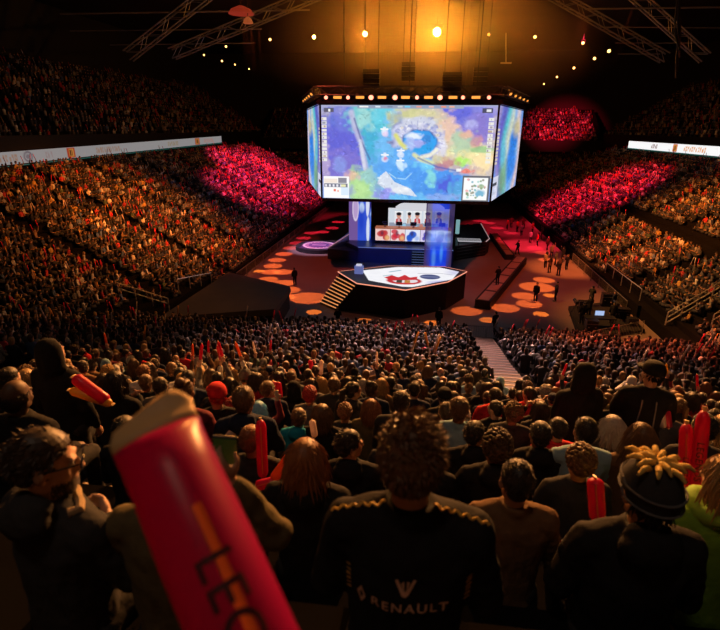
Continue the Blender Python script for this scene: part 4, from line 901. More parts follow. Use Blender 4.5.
def place(k, u, v, fig, hair, hcol, top, skin, label, yaw=0, trousers='charcoal', dx=0, group=None, y_=None):
    """a spectator of row k whose head shows at u, v"""
    y = ROWY[k] if y_ is None else y_; f = POSES[fig] if isinstance(fig, str) else fig; h = f['mx'].translation
    r = ray(u, v); zf = near_floor(ROWY[k]); t = (y + h.y) / r[1]; x = t * r[0] + dx; z = EYE + t * r[2]; sc = min(1.14, max(.86, (z - zf) / h.z)); seat(k, x)
    return person(f, x - h.x, y, zf, yaw, sc, hair, hcol, top, skin, label, group, trousers)
# ---- the spectators one can single out at a glance
def bvh_of(me): return BVHTree.FromPolygons([v.co for v in me.vertices], [tuple(p.vertices) for p in me.polygons])
def text_mesh(txt, size, cuts=2, spacing=1.1):
    c = bpy.data.curves.new('t', 'FONT'); c.body = txt; c.size = size; c.align_x = 'CENTER'; c.align_y = 'CENTER'; c.space_character = spacing; c.offset = size * .012
    o = bpy.data.objects.new('t', c); COL.objects.link(o); dg = bpy.context.evaluated_depsgraph_get(); dg.update()
    me = bpy.data.meshes.new_from_object(o.evaluated_get(dg)); bpy.data.objects.remove(o); bpy.data.curves.remove(c)
    b = bmesh.new(); b.from_mesh(me); bmesh.ops.triangulate(b, faces=b.faces)
    if cuts: bmesh.ops.subdivide_edges(b, edges=b.edges, cuts=cuts, use_grid_fill=True)
    vs = [tuple(v.co) for v in b.verts]; fs = [tuple(v.index for v in f.verts) for f in b.faces]; b.free(); bpy.data.meshes.remove(me); return vs, fs
def wrap_text(txt, p, d, up, r, size, m_, parent, spacing=1.1):
    """letters lying on a tube: they run along d, their feet toward -up"""
    p, d, up = Vector(p), Vector(d).normalized(), Vector(up); v = Vector(CAM) - p; n = (v - d * v.dot(d)).normalized(); up = n.cross(d)
    vs, fs = text_mesh(txt, size, 3, spacing); out = []
    for x, y, z in vs: a = y / r; out.append(tuple(p + d * x + (n * math.cos(a) + up * math.sin(a)) * (r + .0012)))
    m = MB(); m.add(out, fs); return m.build('lettering', m_, parent)
M['scarf'] = mat('cloth_green_scarf', (.22, .42, .04), .8, var=.4, scale=14, bump=.3)
# man in the team jersey
JER = figure('jersey', (LAP, LAP), hyaw=-.10, fine=True)
man = place(0, 412, 456, JER, 'messy', 'brown', 'black', 'skin a', 'man with messy brown hair in black jersey with pale lettering and winged emblem')
jb = bvh_of(JER['jacket'])
M['jersey print'] = mat('jersey_print', (.75, .48, .36), .5, var=0); M['gold'] = mat('gold_piping', (.75, .48, .1), .4, var=.1)
def on_back(x, z, off=.0025):
    h = jb.ray_cast(Vector((x, -1, z)), Vector((0, 1, 0))); return (x, (h[0].y if h[0] else -.13) - off, z)
def back_print(name, vs, fs, m_, sc=1):
    m = MB(); m.add([on_back(x, z) for x, z in vs], fs); o = m.build(name, m_); o.parent = man; return o
s_ = man.scale[0]; tz_ = .80 / s_
vs, fs = text_mesh('RENAULT', .043, 2, 1.25); back_print('lettering', [(x + .012, z + tz_) for x, y_, q in vs for z in (y_,)], fs, M['jersey print'])
dm = [(-.112, tz_), (-.126, tz_ + .032), (-.14, tz_), (-.126, tz_ - .032), (-.120, tz_), (-.126, tz_ + .015), (-.132, tz_), (-.126, tz_ - .015)]
back_print('diamond_emblem', dm, [(0, 1, 5, 4), (1, 2, 6, 5), (2, 3, 7, 6), (3, 0, 4, 7)], M['jersey print'])
zz = tz_ + .075; vv = [(-.03, zz + .02), (-.022, zz + .024), (-.004, zz - .016), (-.010, zz - .03), (.03, zz + .02), (.022, zz + .024), (.004, zz - .016), (.010, zz - .03), (-.012, zz + .012), (-.004, zz + .018), (.004, zz + .018), (.012, zz + .012), (0, zz - .036), (-.003, zz - .012), (.003, zz - .012)]
back_print('winged_emblem', vv, [(0, 1, 2, 3), (4, 5, 6, 7), (8, 9, 13, 2), (10, 11, 6, 14), (3, 2, 6, 7), (3, 7, 12)], M['jersey print'])
for s in (-1, 1):
    vs, fs = [], []
    for i in range(6):
        z = tz_ - .045 + i * .021; x = s * .185 + (.008 if s < 0 else -.012); b = len(vs); vs += [(x, z), (x + .016, z + .012), (x + .014, z + .02), (x - .001, z + .008)]; fs.append((b, b + 1, b + 2, b + 3))
    back_print('gold_leaf_print', vs, fs, M['gold'])
    pts = []
    for i in range(24):
        q = i / 23; x = s * (.07 + .155 * q); h = jb.ray_cast(Vector((x, -.02 + .005 * math.sin(i * 1.5), 2)), Vector((0, 0, -1)))
        if h[0]: pts.append(h[0] + Vector((0, 0, .003)))
    o = MB().tube(pts, .0042, 6).build('gold_piping', M['gold']); o.parent = man
# bearded man with glasses, turned to the side
BRD = figure('beard', (LAP, FOLD), hyaw=-.72, hpitch=-.12, fine=True, hood=True)
bm_ = place(0, 46, 463, BRD, 'short', 'dark brown', 'charcoal', 'skin a', 'bearded man with glasses in profile, dark jacket, beside the huge red stick', yaw=-.30)
m = MB()
for s in (-1, 1): m.tube([(s * .034 + .024 * math.cos(a), .112, -.004 + .019 * math.sin(a)) for a in np.linspace(0, 2 * PI, 17)], .0028, 5, False); m.tube([(s * .058, .108, .004), (s * .078, .05, .006), (s * .084, -.01, .002)], .003, 5)
m.tube([(-.011, .116, 0), (.011, .116, 0)], .0025, 5); o = m.build('glasses', M['blackgloss']); o.parent = bm_; o.matrix_local = BRD['mx']
m2 = MB(); r_ = random.Random(8); m2.ell((0, .052, -.1), (.047, .044, .036)).ell((0, .022, -.088), (.064, .05, .038))
for i in range(420):
    a = r_.uniform(-.4, PI + .4); z = r_.uniform(-.135, -.058); k = 1 - max(0, (-z - .1)) * 9; p = Vector((.066 * k * math.cos(a), .028 + .066 * k * math.sin(a), z)); d = Vector((math.cos(a) * .5, math.sin(a) * .6, -.9)).normalized() * .014; s = d.cross(Vector((0, 0, 1))).normalized() * .0025
    m2.add([p - s, p + s, p + d], [(0, 1, 2)])
o = m2.build('beard', M['hair dark brown']); o.parent = bm_; o.matrix_local = BRD['mx']
M['eyewhite'] = mat('eye_white', (.6, .57, .55), .3, var=0)
for s in (-1, 1):
    m = MB(); m.ell((s * .031, .079, -.004), (.0125, .012, .0115)); m.cur = 1; m.ell((s * .031, .0875, -.004), (.006, .005, .006)); o = m.build('eye', [M['eyewhite'], M['blackgloss']]); o.parent = bm_; o.matrix_local = BRD['mx']
jb2 = bvh_of(BRD['jacket']); pts = []
for i in range(14):
    a = PI * (.0 + i / 13 * 1.0) - .2; h = jb2.ray_cast(Vector((.5 * math.cos(a), .5 * math.sin(a), 1.085)), Vector((-math.cos(a), -math.sin(a), 0)))
    if h[0]: pts.append(h[0])
o = MB().tube(pts, .017, 8).build('shirt_collar', M['beige']); o.parent = bm_
# spectator lifting a phone, mostly behind the huge stick
PHN = figure('phone1', (LAP, ((.337, .10, .93), (.212, .03, 1.20), (-.3, 1, 0))), fine=True, curl=.75)
ph = place(0, 168, 470, PHN, 'short', 'brown', 'olive', 'skin b', 'spectator in olive jacket lifting a phone, half hidden behind the huge red stick')
wr = Vector((.212, .03, 1.20)); print('PH', proj(W_(ph, wr)), proj(W_(ph, Vector((.337, .1, .93))))); q = W_(ph, wr + Vector((-.03, .055, .075)))
t = thing('phone', 'dark phone in the raised hand beside the huge red stick', 'phone', q); rz = Euler((.25, .1, ph.rotation_euler.z + .15)).to_matrix().to_4x4(); rz.translation = q
MB().box((0, 0, 0), (.074, .009, .15)).xform(rz).build('phone_body', M['blackgloss'], t, bevel=.003); MB().box((0, -.006, 0), (.066, .002, .138)).xform(rz).build('phone_screen', emis('phone_green', (.25, .4, .05), .018), t)
# the second row
place(1, 306, 459, figure('a1', (LAP, LAP), hyaw=.12, hood=True, fine=True), 'bob', 'auburn', 'black', 'skin a', 'person with smooth auburn hair and black jacket beside two flat red sticks')
place(1, 515, 488, figure('d1', (LAP, LAP), hyaw=.06, fine=True), 'crop', 'black', 'brown', 'skin b', 'close-cropped dark man in brown jacket right behind the jersey man\'s shoulder')
HAT = figure('h1', (LAP, LAP), hyaw=.08, fine=True, hood=True)
hat = place(1, 646, 500, HAT, 'knitplain', 'charcoal', 'black', 'skin a', 'person in dark knit hat topped with curling yellow spikes', y_=1.66)
hat.scale = (1.03,) * 3
kh = [c for c in hat.children if c.name.startswith('knit_hat')][0]; M['spike'] = mat('hat_spike', (.62, .44, .12), .8, var=.25, scale=30); r_ = random.Random(5)
for i in range(15):
    a = i * 2.4; k = .004 + .0036 * i; b = Vector((k * math.cos(a), -.014 + k * math.sin(a), .132 - .25 * k)); d = Vector((math.cos(a), math.sin(a) - .2, .9)).normalized(); e = Vector((math.cos(a), math.sin(a), -.5)).normalized()
    o = MB().chain([b, b + d * .02, b + d * .032 + e * .014, b + d * .030 + e * .038], [.012, .0105, .0095, .005], 8).build('spike', M['spike'], smooth=True); o.parent = kh
for i, z in enumerate((.0, .045)): o = MB().tube([(.096 * math.cos(a), -.014 + .115 * math.sin(a), z + (.018 if math.sin(a) > 0 else 0) * (1 - z * 8)) for a in np.linspace(0, 2 * PI, 30)], .0045, 5, False).build('band', M['grey']); o.parent = kh
# third row
place(2, 254, 457, figure('c1', (LAP, LAP), hyaw=-.2, hpitch=-.15), 'short', 'auburn', 'charcoal', 'skin a', 'person with reddish short hair just beyond the raised phone hand')
place(2, 350, 444, figure('c2', (LAP, LAP), hyaw=-.95, hood=True, fine=True), 'short', 'black', 'black', 'skin a', 'dark-haired person in black hoodie looking aside toward the jersey man')
place(2, 497, 447, 'fold', 'curly', 'dark brown', 'black', 'skin a', 'curly dark-haired man in black jacket between jersey man and close-cropped man')
place(2, 580, 461, 'lap', 'curly', 'brown', 'charcoal', 'skin a', 'curly brown-haired person before the upright red and yellow stick')
grn = place(1, 727, 480, 'turn_a', 'bob', 'fair', 'green', 'skin a', 'fair long-haired person in green jacket beside the pair of lettered red sticks')
place(2, 425, 470, 'lap', 'bun', 'brown', 'black', 'skin a', 'person with hair in a bun, almost hidden behind the jersey man')
place(2, 130, 452, 'lap', 'short', 'black', 'black', 'skin b', 'dark-haired spectator in black, hidden behind the top of the huge red stick')
jb4 = bvh_of(POSES['turn_a']['jacket']); pts = []
for i in range(22):
    a = i / 21 * 2 * PI; pts.append((.105 * math.cos(a), .015 + .10 * math.sin(a), 1.085 + .012 * math.sin(3 * a)))
o = MB().tube(pts, .042, 9).build('scarf', M['scarf'], smooth=True); o.parent = grn
# fourth row
place(3, 640, 437, 'lap', 'long', 'brown', 'brown', 'skin a', 'woman with long straight brown hair in brown coat beyond the spiked hat')
place(3, 475, 433, 'turn_b', 'short', 'black', 'black', 'skin b', 'short black-haired man in black hoodie, beyond the curly man')
place(3, 585, 431, 'lap', 'crop', 'black', 'light blue', 'skin b', 'dark-haired man in light blue top before the standing hooded person')
place(3, 540, 434, 'fold', 'short', 'black', 'black', 'skin a', 'black-haired man in black jacket, just this side of the red top')
place(3, 395, 436, 'lap', 'tail', 'auburn', 'charcoal', 'skin a', 'person with auburn ponytail just beyond the jersey man\'s head')
lst = place(3, 53, 352, 'stand', 'hoodd', 'black', 'black', 'skin b', 'standing hooded person all in black, dark against the seats', yaw=-.1)
# fifth and sixth rows
place(4, 299, 417, 'fold', 'short', 'brown', 'teal', 'skin a', 'brown-haired man in bright teal sweatshirt')
place(4, 558, 428, 'lap', 'short', 'black', 'red', 'skin a', 'dark-haired person in bright red top')
place(4, 612, 427, 'lap', 'bob', 'grey', 'charcoal', 'skin a', 'person with large pale grey hair beside the light blue top')
place(4, 322, 414, 'lap', 'bob', 'brown', 'black', 'skin a', 'person with full brown hair in black, beside the teal sweatshirt')
place(4, 173, 412, 'lap', 'short', 'fair', 'black', 'skin a', 'fair-haired person in black right beyond the tip of the huge stick')
place(5, 259, 409, 'up_r', 'bob', 'blue-dyed', 'maroon', 'skin a', 'person with pale blue dyed hair in maroon top')
place(5, 233, 406, 'lap', 'curly', 'red-dyed', 'brown', 'skin a', 'person with red dyed hair beside the pale blue hair')
place(5, 210, 405, 'turn_b', 'long', 'black', 'white', 'skin a', 'woman with long black hair in white top')
place(5, 463, 416, 'lap', 'short', 'grey', 'black', 'skin a', 'grey-haired person in black, just over the jersey man\'s shoulder')
place(5, 446, 411, 'lap', 'crop', 'dark brown', 'light blue', 'skin a', 'dark-haired person in faded light blue denim top')
place(5, 371, 408, 'lap', 'bob', 'auburn', 'olive', 'skin a', 'person with auburn hair in olive top, beyond the jersey man')
place(5, 345, 412, 'lap', 'curly', 'auburn', 'charcoal', 'skin a', 'curly auburn-haired person in charcoal top next to the olive top')
place(5, 583, 374, 'stand', 'hoodd', 'black', 'black', 'skin a', 'standing person with black hood up, blocking the view of the pit', yaw=.3)
ws = place(5, 652, 373, 'stand_fold', 'capp', 'black', 'black', 'skin a', 'standing man in dark cap and black jacket with pale straps', yaw=-.2)
jb3 = bvh_of(POSES['stand_fold']['jacket'])
for s in (-1, 1):
    pts = [h[0] + Vector((0, -.004, 0)) for h in (jb3.ray_cast(Vector((s * (.06 + .02 * i / 6), -1, 1.42 - .07 * i)), Vector((0, 1, 0))) for i in range(7)) if h[0]]
    o = MB().tube(pts, .014, 6, flat=.4).build('strap', M['pale grey']); o.parent = ws
place(6, 310, 395, 'lap', 'curly', 'red-dyed', 'grey', 'skin a', 'person with orange-red curly hair in grey top')
HERO_N = sum(len(v) for v in SEATS.values())
# ---- everyone else in the nearer rows
TOPS = [('black', 30), ('charcoal', 18), ('navy', 12), ('grey', 8), ('pale grey', 5), ('white', 5), ('red', 4), ('maroon', 4), ('brown', 4), ('olive', 3), ('beige', 2), ('light blue', 3)]
HAIRW = [('short', 30), ('crop', 12), ('curly', 10), ('bob', 12), ('long', 14), ('tail', 6), ('bun', 4), ('messy', 5), ('knit', 3), ('capp', 4), ('hoodd', 3), ('bald', 2)]
HCW = [('black', 26), ('dark brown', 30), ('brown', 22), ('auburn', 8), ('fair', 8), ('grey', 4)]
HDESC = {'short': 'short {}-haired', 'crop': 'close-cropped {}-haired', 'curly': 'curly {}-haired', 'bob': 'bob-cut {}-haired', 'long': 'long {}-haired', 'tail': 'ponytailed {}-haired', 'bun': '{}-haired bun-wearing', 'messy': 'tousled {}-haired', 'knit': 'knit-hatted', 'capp': 'capped', 'hoodd': 'hooded', 'bald': 'balding {}-haired'}
PW = [('lap', 30), ('lean', 10), ('turn_a', 11), ('turn_b', 11), ('fold', 12), ('clap', 8), ('up_r', 2.2), ('up_both', .9), ('phone', 7)]
def wpick(l): return rnd.choices([a for a, _ in l], [w for _, w in l])[0]
AUTO, IND_ROWS = [], 15
def near_hero(k, x):
    return any(abs(x - q) < .44 for q in SEATS.get(k, ()))
HSEATS = {k: list(v) for k, v in SEATS.items()}
made = HERO_N
for k in range(2, IND_ROWS):
    y = ROWY[k]; z = near_floor(y); hw = 1.0 * (y * .94 + 1.2) * .75; x = -hw - 1.3 + rnd.uniform(0, .4)
    while x < hw + 1.6:
        x += .61 + rnd.uniform(-.03, .05)
        u, v, d = proj((x, y, z + 1.2))
        if u < -12 or u > 735 or v > 640: continue
        if any(abs(x - q) < .5 for q in HSEATS.get(k, ())): continue
        if k == 2 and -2.0 < x < 1.6 : continue
        if k == 3 and (x < -2.4 or -.9 < x < -.2): continue
        if y > 12 and abs(x - (3.1 + (y - 13.5) * .078)) < .92: continue
        if k > 4 and rnd.random() < .05: continue
        pose, hr_, hc, top, sk = wpick(PW), wpick(HAIRW), wpick(HCW), wpick(TOPS), rnd.choices(['skin a', 'skin b', 'skin c', 'skin d'], [50, 30, 12, 8])[0]
        if k < 4 and pose in ('up_r', 'up_both', 'phone'): pose = 'lap'
        if u < 130 and k < 6: top = 'black'  # black tops put the left corner's shade into the clothing colour
        col = hc
        if HAIRS[hr_][1] != 'hair': col = wpick([('black', 5), ('red', 1), ('navy', 2), ('grey', 2), ('white', .6)]) if hr_ != 'hoodd' else top
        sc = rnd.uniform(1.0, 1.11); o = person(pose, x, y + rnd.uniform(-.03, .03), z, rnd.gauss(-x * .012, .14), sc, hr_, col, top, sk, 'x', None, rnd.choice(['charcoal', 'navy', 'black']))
        SEATS[k].append(x) if k in SEATS else SEATS.update({k: [x]})
        de = HDESC[hr_].format(hc.replace(' ', '-')) ; AUTO.append((k, x, o, de, top, pose)); made += 1
print('PEOPLE', made)
def taken(k, x, u, v): return k < IND_ROWS and -60 < u < 775
N_ST = 0
for k, x, o, de, top, pose in AUTO:
    i = sorted(SEATS[k]).index(x); wh = '%s row down, %s from the left' % (ORD[k], ORD[i])
    o['label'] = '%s person in %s top, %s' % (de, top, wh)
    arms = {'up_r': [1], 'up_both': [0, 1]}.get(pose, [])
    f = POSES[pose]; pair = []
    for a in arms:
        el, wr, pn = f['arms'][a]; s = -1 if a == 0 else 1; el, wr = Vector((el[0] * s, el[1], el[2])), Vector((wr[0] * s, wr[1], wr[2])); hd = wr + (wr - el).normalized() * .07 + Vector((0, .03, 0))
        d = Vector((s * rnd.uniform(-.35, .25), rnd.uniform(-.2, .35), 1)); q = W_(o, hd); dd = Euler(o.rotation_euler).to_matrix() @ d; c = rnd.choices(['red', 'white', 'orange', 'yellow'], [60, 16, 14, 10])[0]
        dd.normalize(); stick(q - dd * .08, dd, .43, .029, 'stick ' + c, '%s cheering stick held by spectator, %s' % (c, wh) if len(arms) == 1 else '%s cheering stick in %s hand of spectator, %s' % (c, ('left', 'right')[a], wh))
# ---- sticks one can single out
p0, p1 = pd(273, 700, .56), pd(158, 437, .70); dd = Vector(p1 - p0)
big = thing('cheering_stick', 'huge red inflatable stick slanting across the view, closest to the camera', 'cheering stick', p0)
L = dd.length; dd.normalize(); r = .057; v = Vector(CAM) - Vector(p1); nrm = (v - dd * v.dot(dd)).normalized(); sd_ = dd.cross(nrm)
R_ = []
for k, a, b in ((0, .5, .5), (.04, .85, .85), (.12, 1, 1), (.5, 1.03, 1.03), (.8, 1.02, 1.02), (.93, 1.03, .9), (.98, 1.05, .6), (1.0, 1.06, .45)):
    R_.append([tuple(Vector(p0) + dd * L * k + sd_ * r * a * math.cos(t) + nrm * r * b * math.sin(t)) for t in np.linspace(0, 2 * PI, 33)[:-1]])
MB().loft(R_).build('tube', M['big red'], big, smooth=True)
top = Vector(p0) + dd * L; R_ = []
for h, a, b, sk in ((0, 1.06, .42, 0), (.018, 1.05, .2, .0), (.034, .98, .10, -.006), (.046, .62, .09, -.02), (.058, .22, .08, -.034)):
    R_.append([tuple(top + dd * h + sd_ * (r * a * math.cos(t) + (sk if True else 0) * -1) + nrm * r * b * math.sin(t)) for t in np.linspace(0, 2 * PI, 25)[:-1]])
MB().loft(R_).build('end_tab', M['stick tab'], big, smooth=True)
m = MB(); q0 = Vector(p0)
for sg, w0 in ((.1, .15),):
    rows = []
    for k in np.linspace(.05, .64, 10): rows.append([tuple(q0 + dd * L * k + (nrm * math.cos(a) + sd_ * math.sin(a)) * (r * 1.03 + .0012)) for a in np.linspace(w0 - .11, w0 + .11, 4)])
    for i in range(9):
        b = [rows[i][j] for j in range(4)] + [rows[i + 1][j] for j in range(4)]; m.add(b, [(0, 1, 5, 4), (1, 2, 6, 5), (2, 3, 7, 6)])
m.build('stripe', M['stick orange'], big)
wrap_text('LEGENDS', q0 + dd * L * .075, -dd, RT, r * 1.035, .062, M['print'], big)
# pair of lettered sticks
for (u0, v0, u1, v1, lab, txt, d0) in ((684, 508, 686.5, 424, 'red stick with orange band, first of the upright pair beside green jacket', 'LEAGUE OF', 2.55), (694, 507, 704, 411, 'red stick with large dark lettering, slightly tilted one of the upright pair', 'LEGENDS', 2.5)):
    a, b = Vector(pd(u0, v0, d0)), Vector(pd(u1, v1, d0)); t = stick(a, b - a, (b - a).length, .032, 'stick red', lab, None, 'stick orange' if 'band' in lab else None)
    dn = (a - b).normalized(); wrap_text(txt, b + (a - b) * (.52 if 'LEG' == txt[:3] else .6), dn, RT, .0335, .043 if txt[:3] == 'LEG' else .034, M['print'], t)
def psx(u0, v0, u1, v1, d, r, c, lab, twin=None):
    a, b = Vector(pd(u0, v0, d)), Vector(pd(u1, v1, d)); return stick(a, b - a, (b - a).length, r, 'stick ' + c, lab, None, twin)
psx(263, 478, 260.5, 420, 3.2, .034, 'red', 'tall upright red stick with yellow stripe beside the auburn-haired person', 'stick yellow')
psx(256, 486, 276, 481, 2.9, .03, 'red', 'red stick lying across before the tall upright red stick', 'stick orange')
psx(273, 480, 291, 455, 2.9, .03, 'orange', 'orange stick leaning against the auburn-haired person')
psx(598, 521, 595, 478, 2.3, .036, 'red', 'short upright red and yellow stick beside the spiked hat', 'stick yellow')
psx(108, 402, 74, 377, 3.9, .048, 'red', 'thick red stick slanting out before the standing hooded person')
psx(112, 404, 70, 390, 3.9, .035, 'yellow', 'yellow stick just under the thick slanting red one')
psx(226, 440, 238, 426, 4.2, .035, 'white', 'white stick tilted beyond the raised phone hand')
psx(315, 437, 312, 420, 4.5, .03, 'white', 'white stick with a red end beside the teal sweatshirt')
psx(255, 395, 260, 380, 8.2, .04, 'white', 'thin white stick, first of the pale pair above the pale blue hair'); psx(258.5, 396, 263, 381, 8.2, .04, 'red', 'red stick, second of the pale pair above the pale blue hair')
psx(276, 399, 273, 381, 8.2, .06, 'red', 'pink-red stick, thicker one of two beyond the pale pair'); psx(280, 399, 278, 382, 8.2, .05, 'red', 'pink-red stick, thinner one of two beyond the pale pair')
psx(321, 375, 321.5, 360, 13, .05, 'white', 'slim white stick held straight up, alone in the middle crowd'); psx(312, 370, 310, 360, 13, .06, 'red', 'stubby red stick near the slim white one in the middle crowd')
psx(668, 428, 666, 409, 5.5, .045, 'red', 'bright red upright stick, first of a short pair beyond the dark-lettered sticks'); psx(663, 428, 661, 410, 5.5, .04, 'white', 'pinkish white upright stick beside the short bright red one')
# ---- people on the event floor
def floor_person(u, v, fig, yaw, top, label, hair='short', hc='black', sc=1.0, tr='black', zf=0.0):
    q = pz(u, v, zf); return person(fig, q[0], q[1], zf, yaw, sc, hair, hc, top, 'skin a', label, None, tr)
for a in ((295, 285.5, 'stand', .6, 'black', 'person in black standing alone on the orange light pools by the covered platform'),
          (338, 330, 'stand_fold', .2, 'black', 'guard in black at the foot of the orange lit staircase'), (438, 329.5, 'stand', -.2, 'black', 'guard in black before the middle of the stage platform'),
          (494, 334, 'walk', .5, 'black', 'guard in black by the fence beneath the long low box'), (535, 302, 'stand', 2.6, 'black', 'person in black standing in the widest orange light pool'),
          (555, 301, 'stand_fold', 1.6, 'charcoal', 'person in dark clothes with pale shoes next to the orange light pool'), (517, 255, 'walk', 2.0, 'black', 'person in black walking past the second low box'),
          (471, 214, 'stand', 3, 'black', 'tiny dark figure at the far back of the floor beside the stage')):
    floor_person(*a[:5], a[5])
q = pz(497, 285, .78); person('stand_fold', q[0], q[1], .78, .4, 1, 'short', 'black', 'black', 'skin a', 'person in black standing on the long low box', None, 'black')
GRP = [(507, 230, 'red'), (511, 228, 'maroon'), (517, 232, 'red'), (521, 236, 'pale grey'), (523, 229, 'maroon'), (530, 243, 'pale grey'), (532, 234, 'red'), (537, 246, 'red'), (541, 240, 'maroon'), (545, 268, 'beige'), (549, 273, 'brown'), (551, 258, 'beige'), (555, 266, 'grey'), (547, 251, 'maroon'), (558, 276, 'charcoal'), (562, 262, 'black'), (566, 270, 'black')]
for i, (u, v, top) in enumerate(GRP):
    floor_person(u, v, rnd.choice(['stand', 'stand_fold', 'walk', 'stand_up']), rnd.uniform(-.6, 2.2), top, 'person in %s among the group under the red stand, %s from the stage deck' % (top, ORD[i]), rnd.choice(['short', 'long', 'crop', 'bob']), rnd.choice(['black', 'brown']), rnd.uniform(.94, 1.04))
PIT = [(581, 324, 'black'), (588, 317, 'charcoal'), (611, 324, 'black'), (612, 312, 'navy'), (590, 306, 'charcoal')]
for i, (u, v, top) in enumerate(PIT):
    floor_person(u, v, rnd.choice(['stand', 'stand_fold']), rnd.uniform(-1, 1), top, 'crew member in %s in the dark equipment pit, %s from the orange light pool' % (top, ORD[i]), zf=.31)
t = thing('added_pit_deck', 'black low equipment deck in the dark pit, holding the lit desk', 'platform', (14.3, 37.5, 0))
MB().prism([(11.6, 34.6), (16.9, 36.9), (16.9, 43.5), (12.6, 41.5)], 0, .28).build('deck_body', M['black'], t); MB().prism([(11.7, 34.7), (16.8, 37.0), (16.8, 43.3), (12.7, 41.4)], .28, .31).build('deck_cover', M['black'], t)  # black deck added over the floor to keep the pit dark
for i, (x, y, w_, h_) in enumerate(((12.6, 35.6, .8, 1.0), (16.0, 39.2, 1.1, .8), (15.8, 42.0, 1.0, 1.1), (13.6, 40.9, .8, .7), (16.2, 37.6, .7, .6))):
    t = thing('flight_case', 'black flight case on the dark equipment deck, %s of five' % ORD[i], 'case', (x, y, .31)); MB().box((x, y, .31 + h_ / 2), (w_, .6, h_)).build('case_body', M['blackgloss'], t, bevel=.02); MB().box((x, y - .305, .31 + h_ * .75), (w_ * .96, .012, .03)).build('metal_edge', M['steel'], t)
    for sx in (-1, 1): MB().box((x + sx * w_ * .3, y - .31, .31 + h_ * .5), (.12, .02, .05)).build('handle', M['steel'], t)
for i, (x, y) in enumerate(((15.2, 38.4), (12.2, 38.4))):
    t = thing('video_camera', 'video camera on a tripod in the dark pit, %s from the floor' % ('farther' if i == 0 else 'nearer'), 'camera', (x, y, .31))
    for a_0 in (0, 2.1, 4.2): MB().tube([(x, y, 1.55), (x + .5 * math.cos(a_0), y + .5 * math.sin(a_0), .33)], .022, 5).build('leg', M['darksteel'], t)
    MB().box((x, y, 1.68), (.22, .5, .24)).build('camera_body', M['housing'], t, bevel=.02); MB().tube([(x, y + .25, 1.68), (x, y + .6, 1.68)], [.1, .13], 12).build('lens', M['blackgloss'], t)
q = pz(598, 327, .31); t = thing('mixing_desk', 'small desk with a bluish white lit screen in the dark pit', 'desk', q)
MB().box(q + [0, 0, .78], (2.2, .8, .08)).build('desk_top', M['black'], t); MB().box(q + [0, .2, 1.05], (.7, .05, .42)).build('monitor', M['housing'], t); MB().box(q + [0, .17, 1.05], (.64, .02, .36)).build('lit_screen', emis('pit_screen', (.5, .65, 1), .8), t)
for sx in (-1, 1):
    for sy in (-1, 1): MB().bb((q[0] + sx * 1.0 - .03, q[1] + sy * .33 - .03, .31), (q[0] + sx * 1.0 + .03, q[1] + sy * .33 + .03, 1.05)).build('leg', M['darksteel'], t)
# ================================================================== the rest of the crowd: too many to count
def hexring(cx, cy, cz, rx, ry, n=6, a0=0): return [(cx + rx * math.cos(a0 + 2 * PI * j / n), cy + ry * math.sin(a0 + 2 * PI * j / n), cz) for j in range(n)]
class T:
    def __init__(s): s.v, s.q, s.k = [], [], []
    def loft(s, rings, cols, caps=True):
        b = len(s.v); n = len(rings[0])
        for r, c in zip(rings, cols):
            for j, p in enumerate(r): s.v.append(p); s.k.append(c[j] if hasattr(c, '__len__') else c)
        for i in range(len(rings) - 1):
            for j in range(n): s.q.append((b + i * n + j, b + i * n + (j + 1) % n, b + (i + 1) * n + (j + 1) % n, b + (i + 1) * n + j))
        if caps:
            for o, rev in ((b, True), (b + (len(rings) - 1) * n, False)):
                for j in range(0, n - 2, 2):
                    f = (o, o + j + 1, o + j + 2, o + (j + 3) % n); s.q.append(f[::-1] if rev else f)
    def limb(s, pts, rad, cols, n=4, caps=False):
        m = MB(); m.tube(pts, rad, n, False); k = len(pts)
        s.loft([m.v[i * n:(i + 1) * n] for i in range(k)], cols, caps)
    def arr(s): return np.array(s.v), np.array(s.q), np.array(s.k)
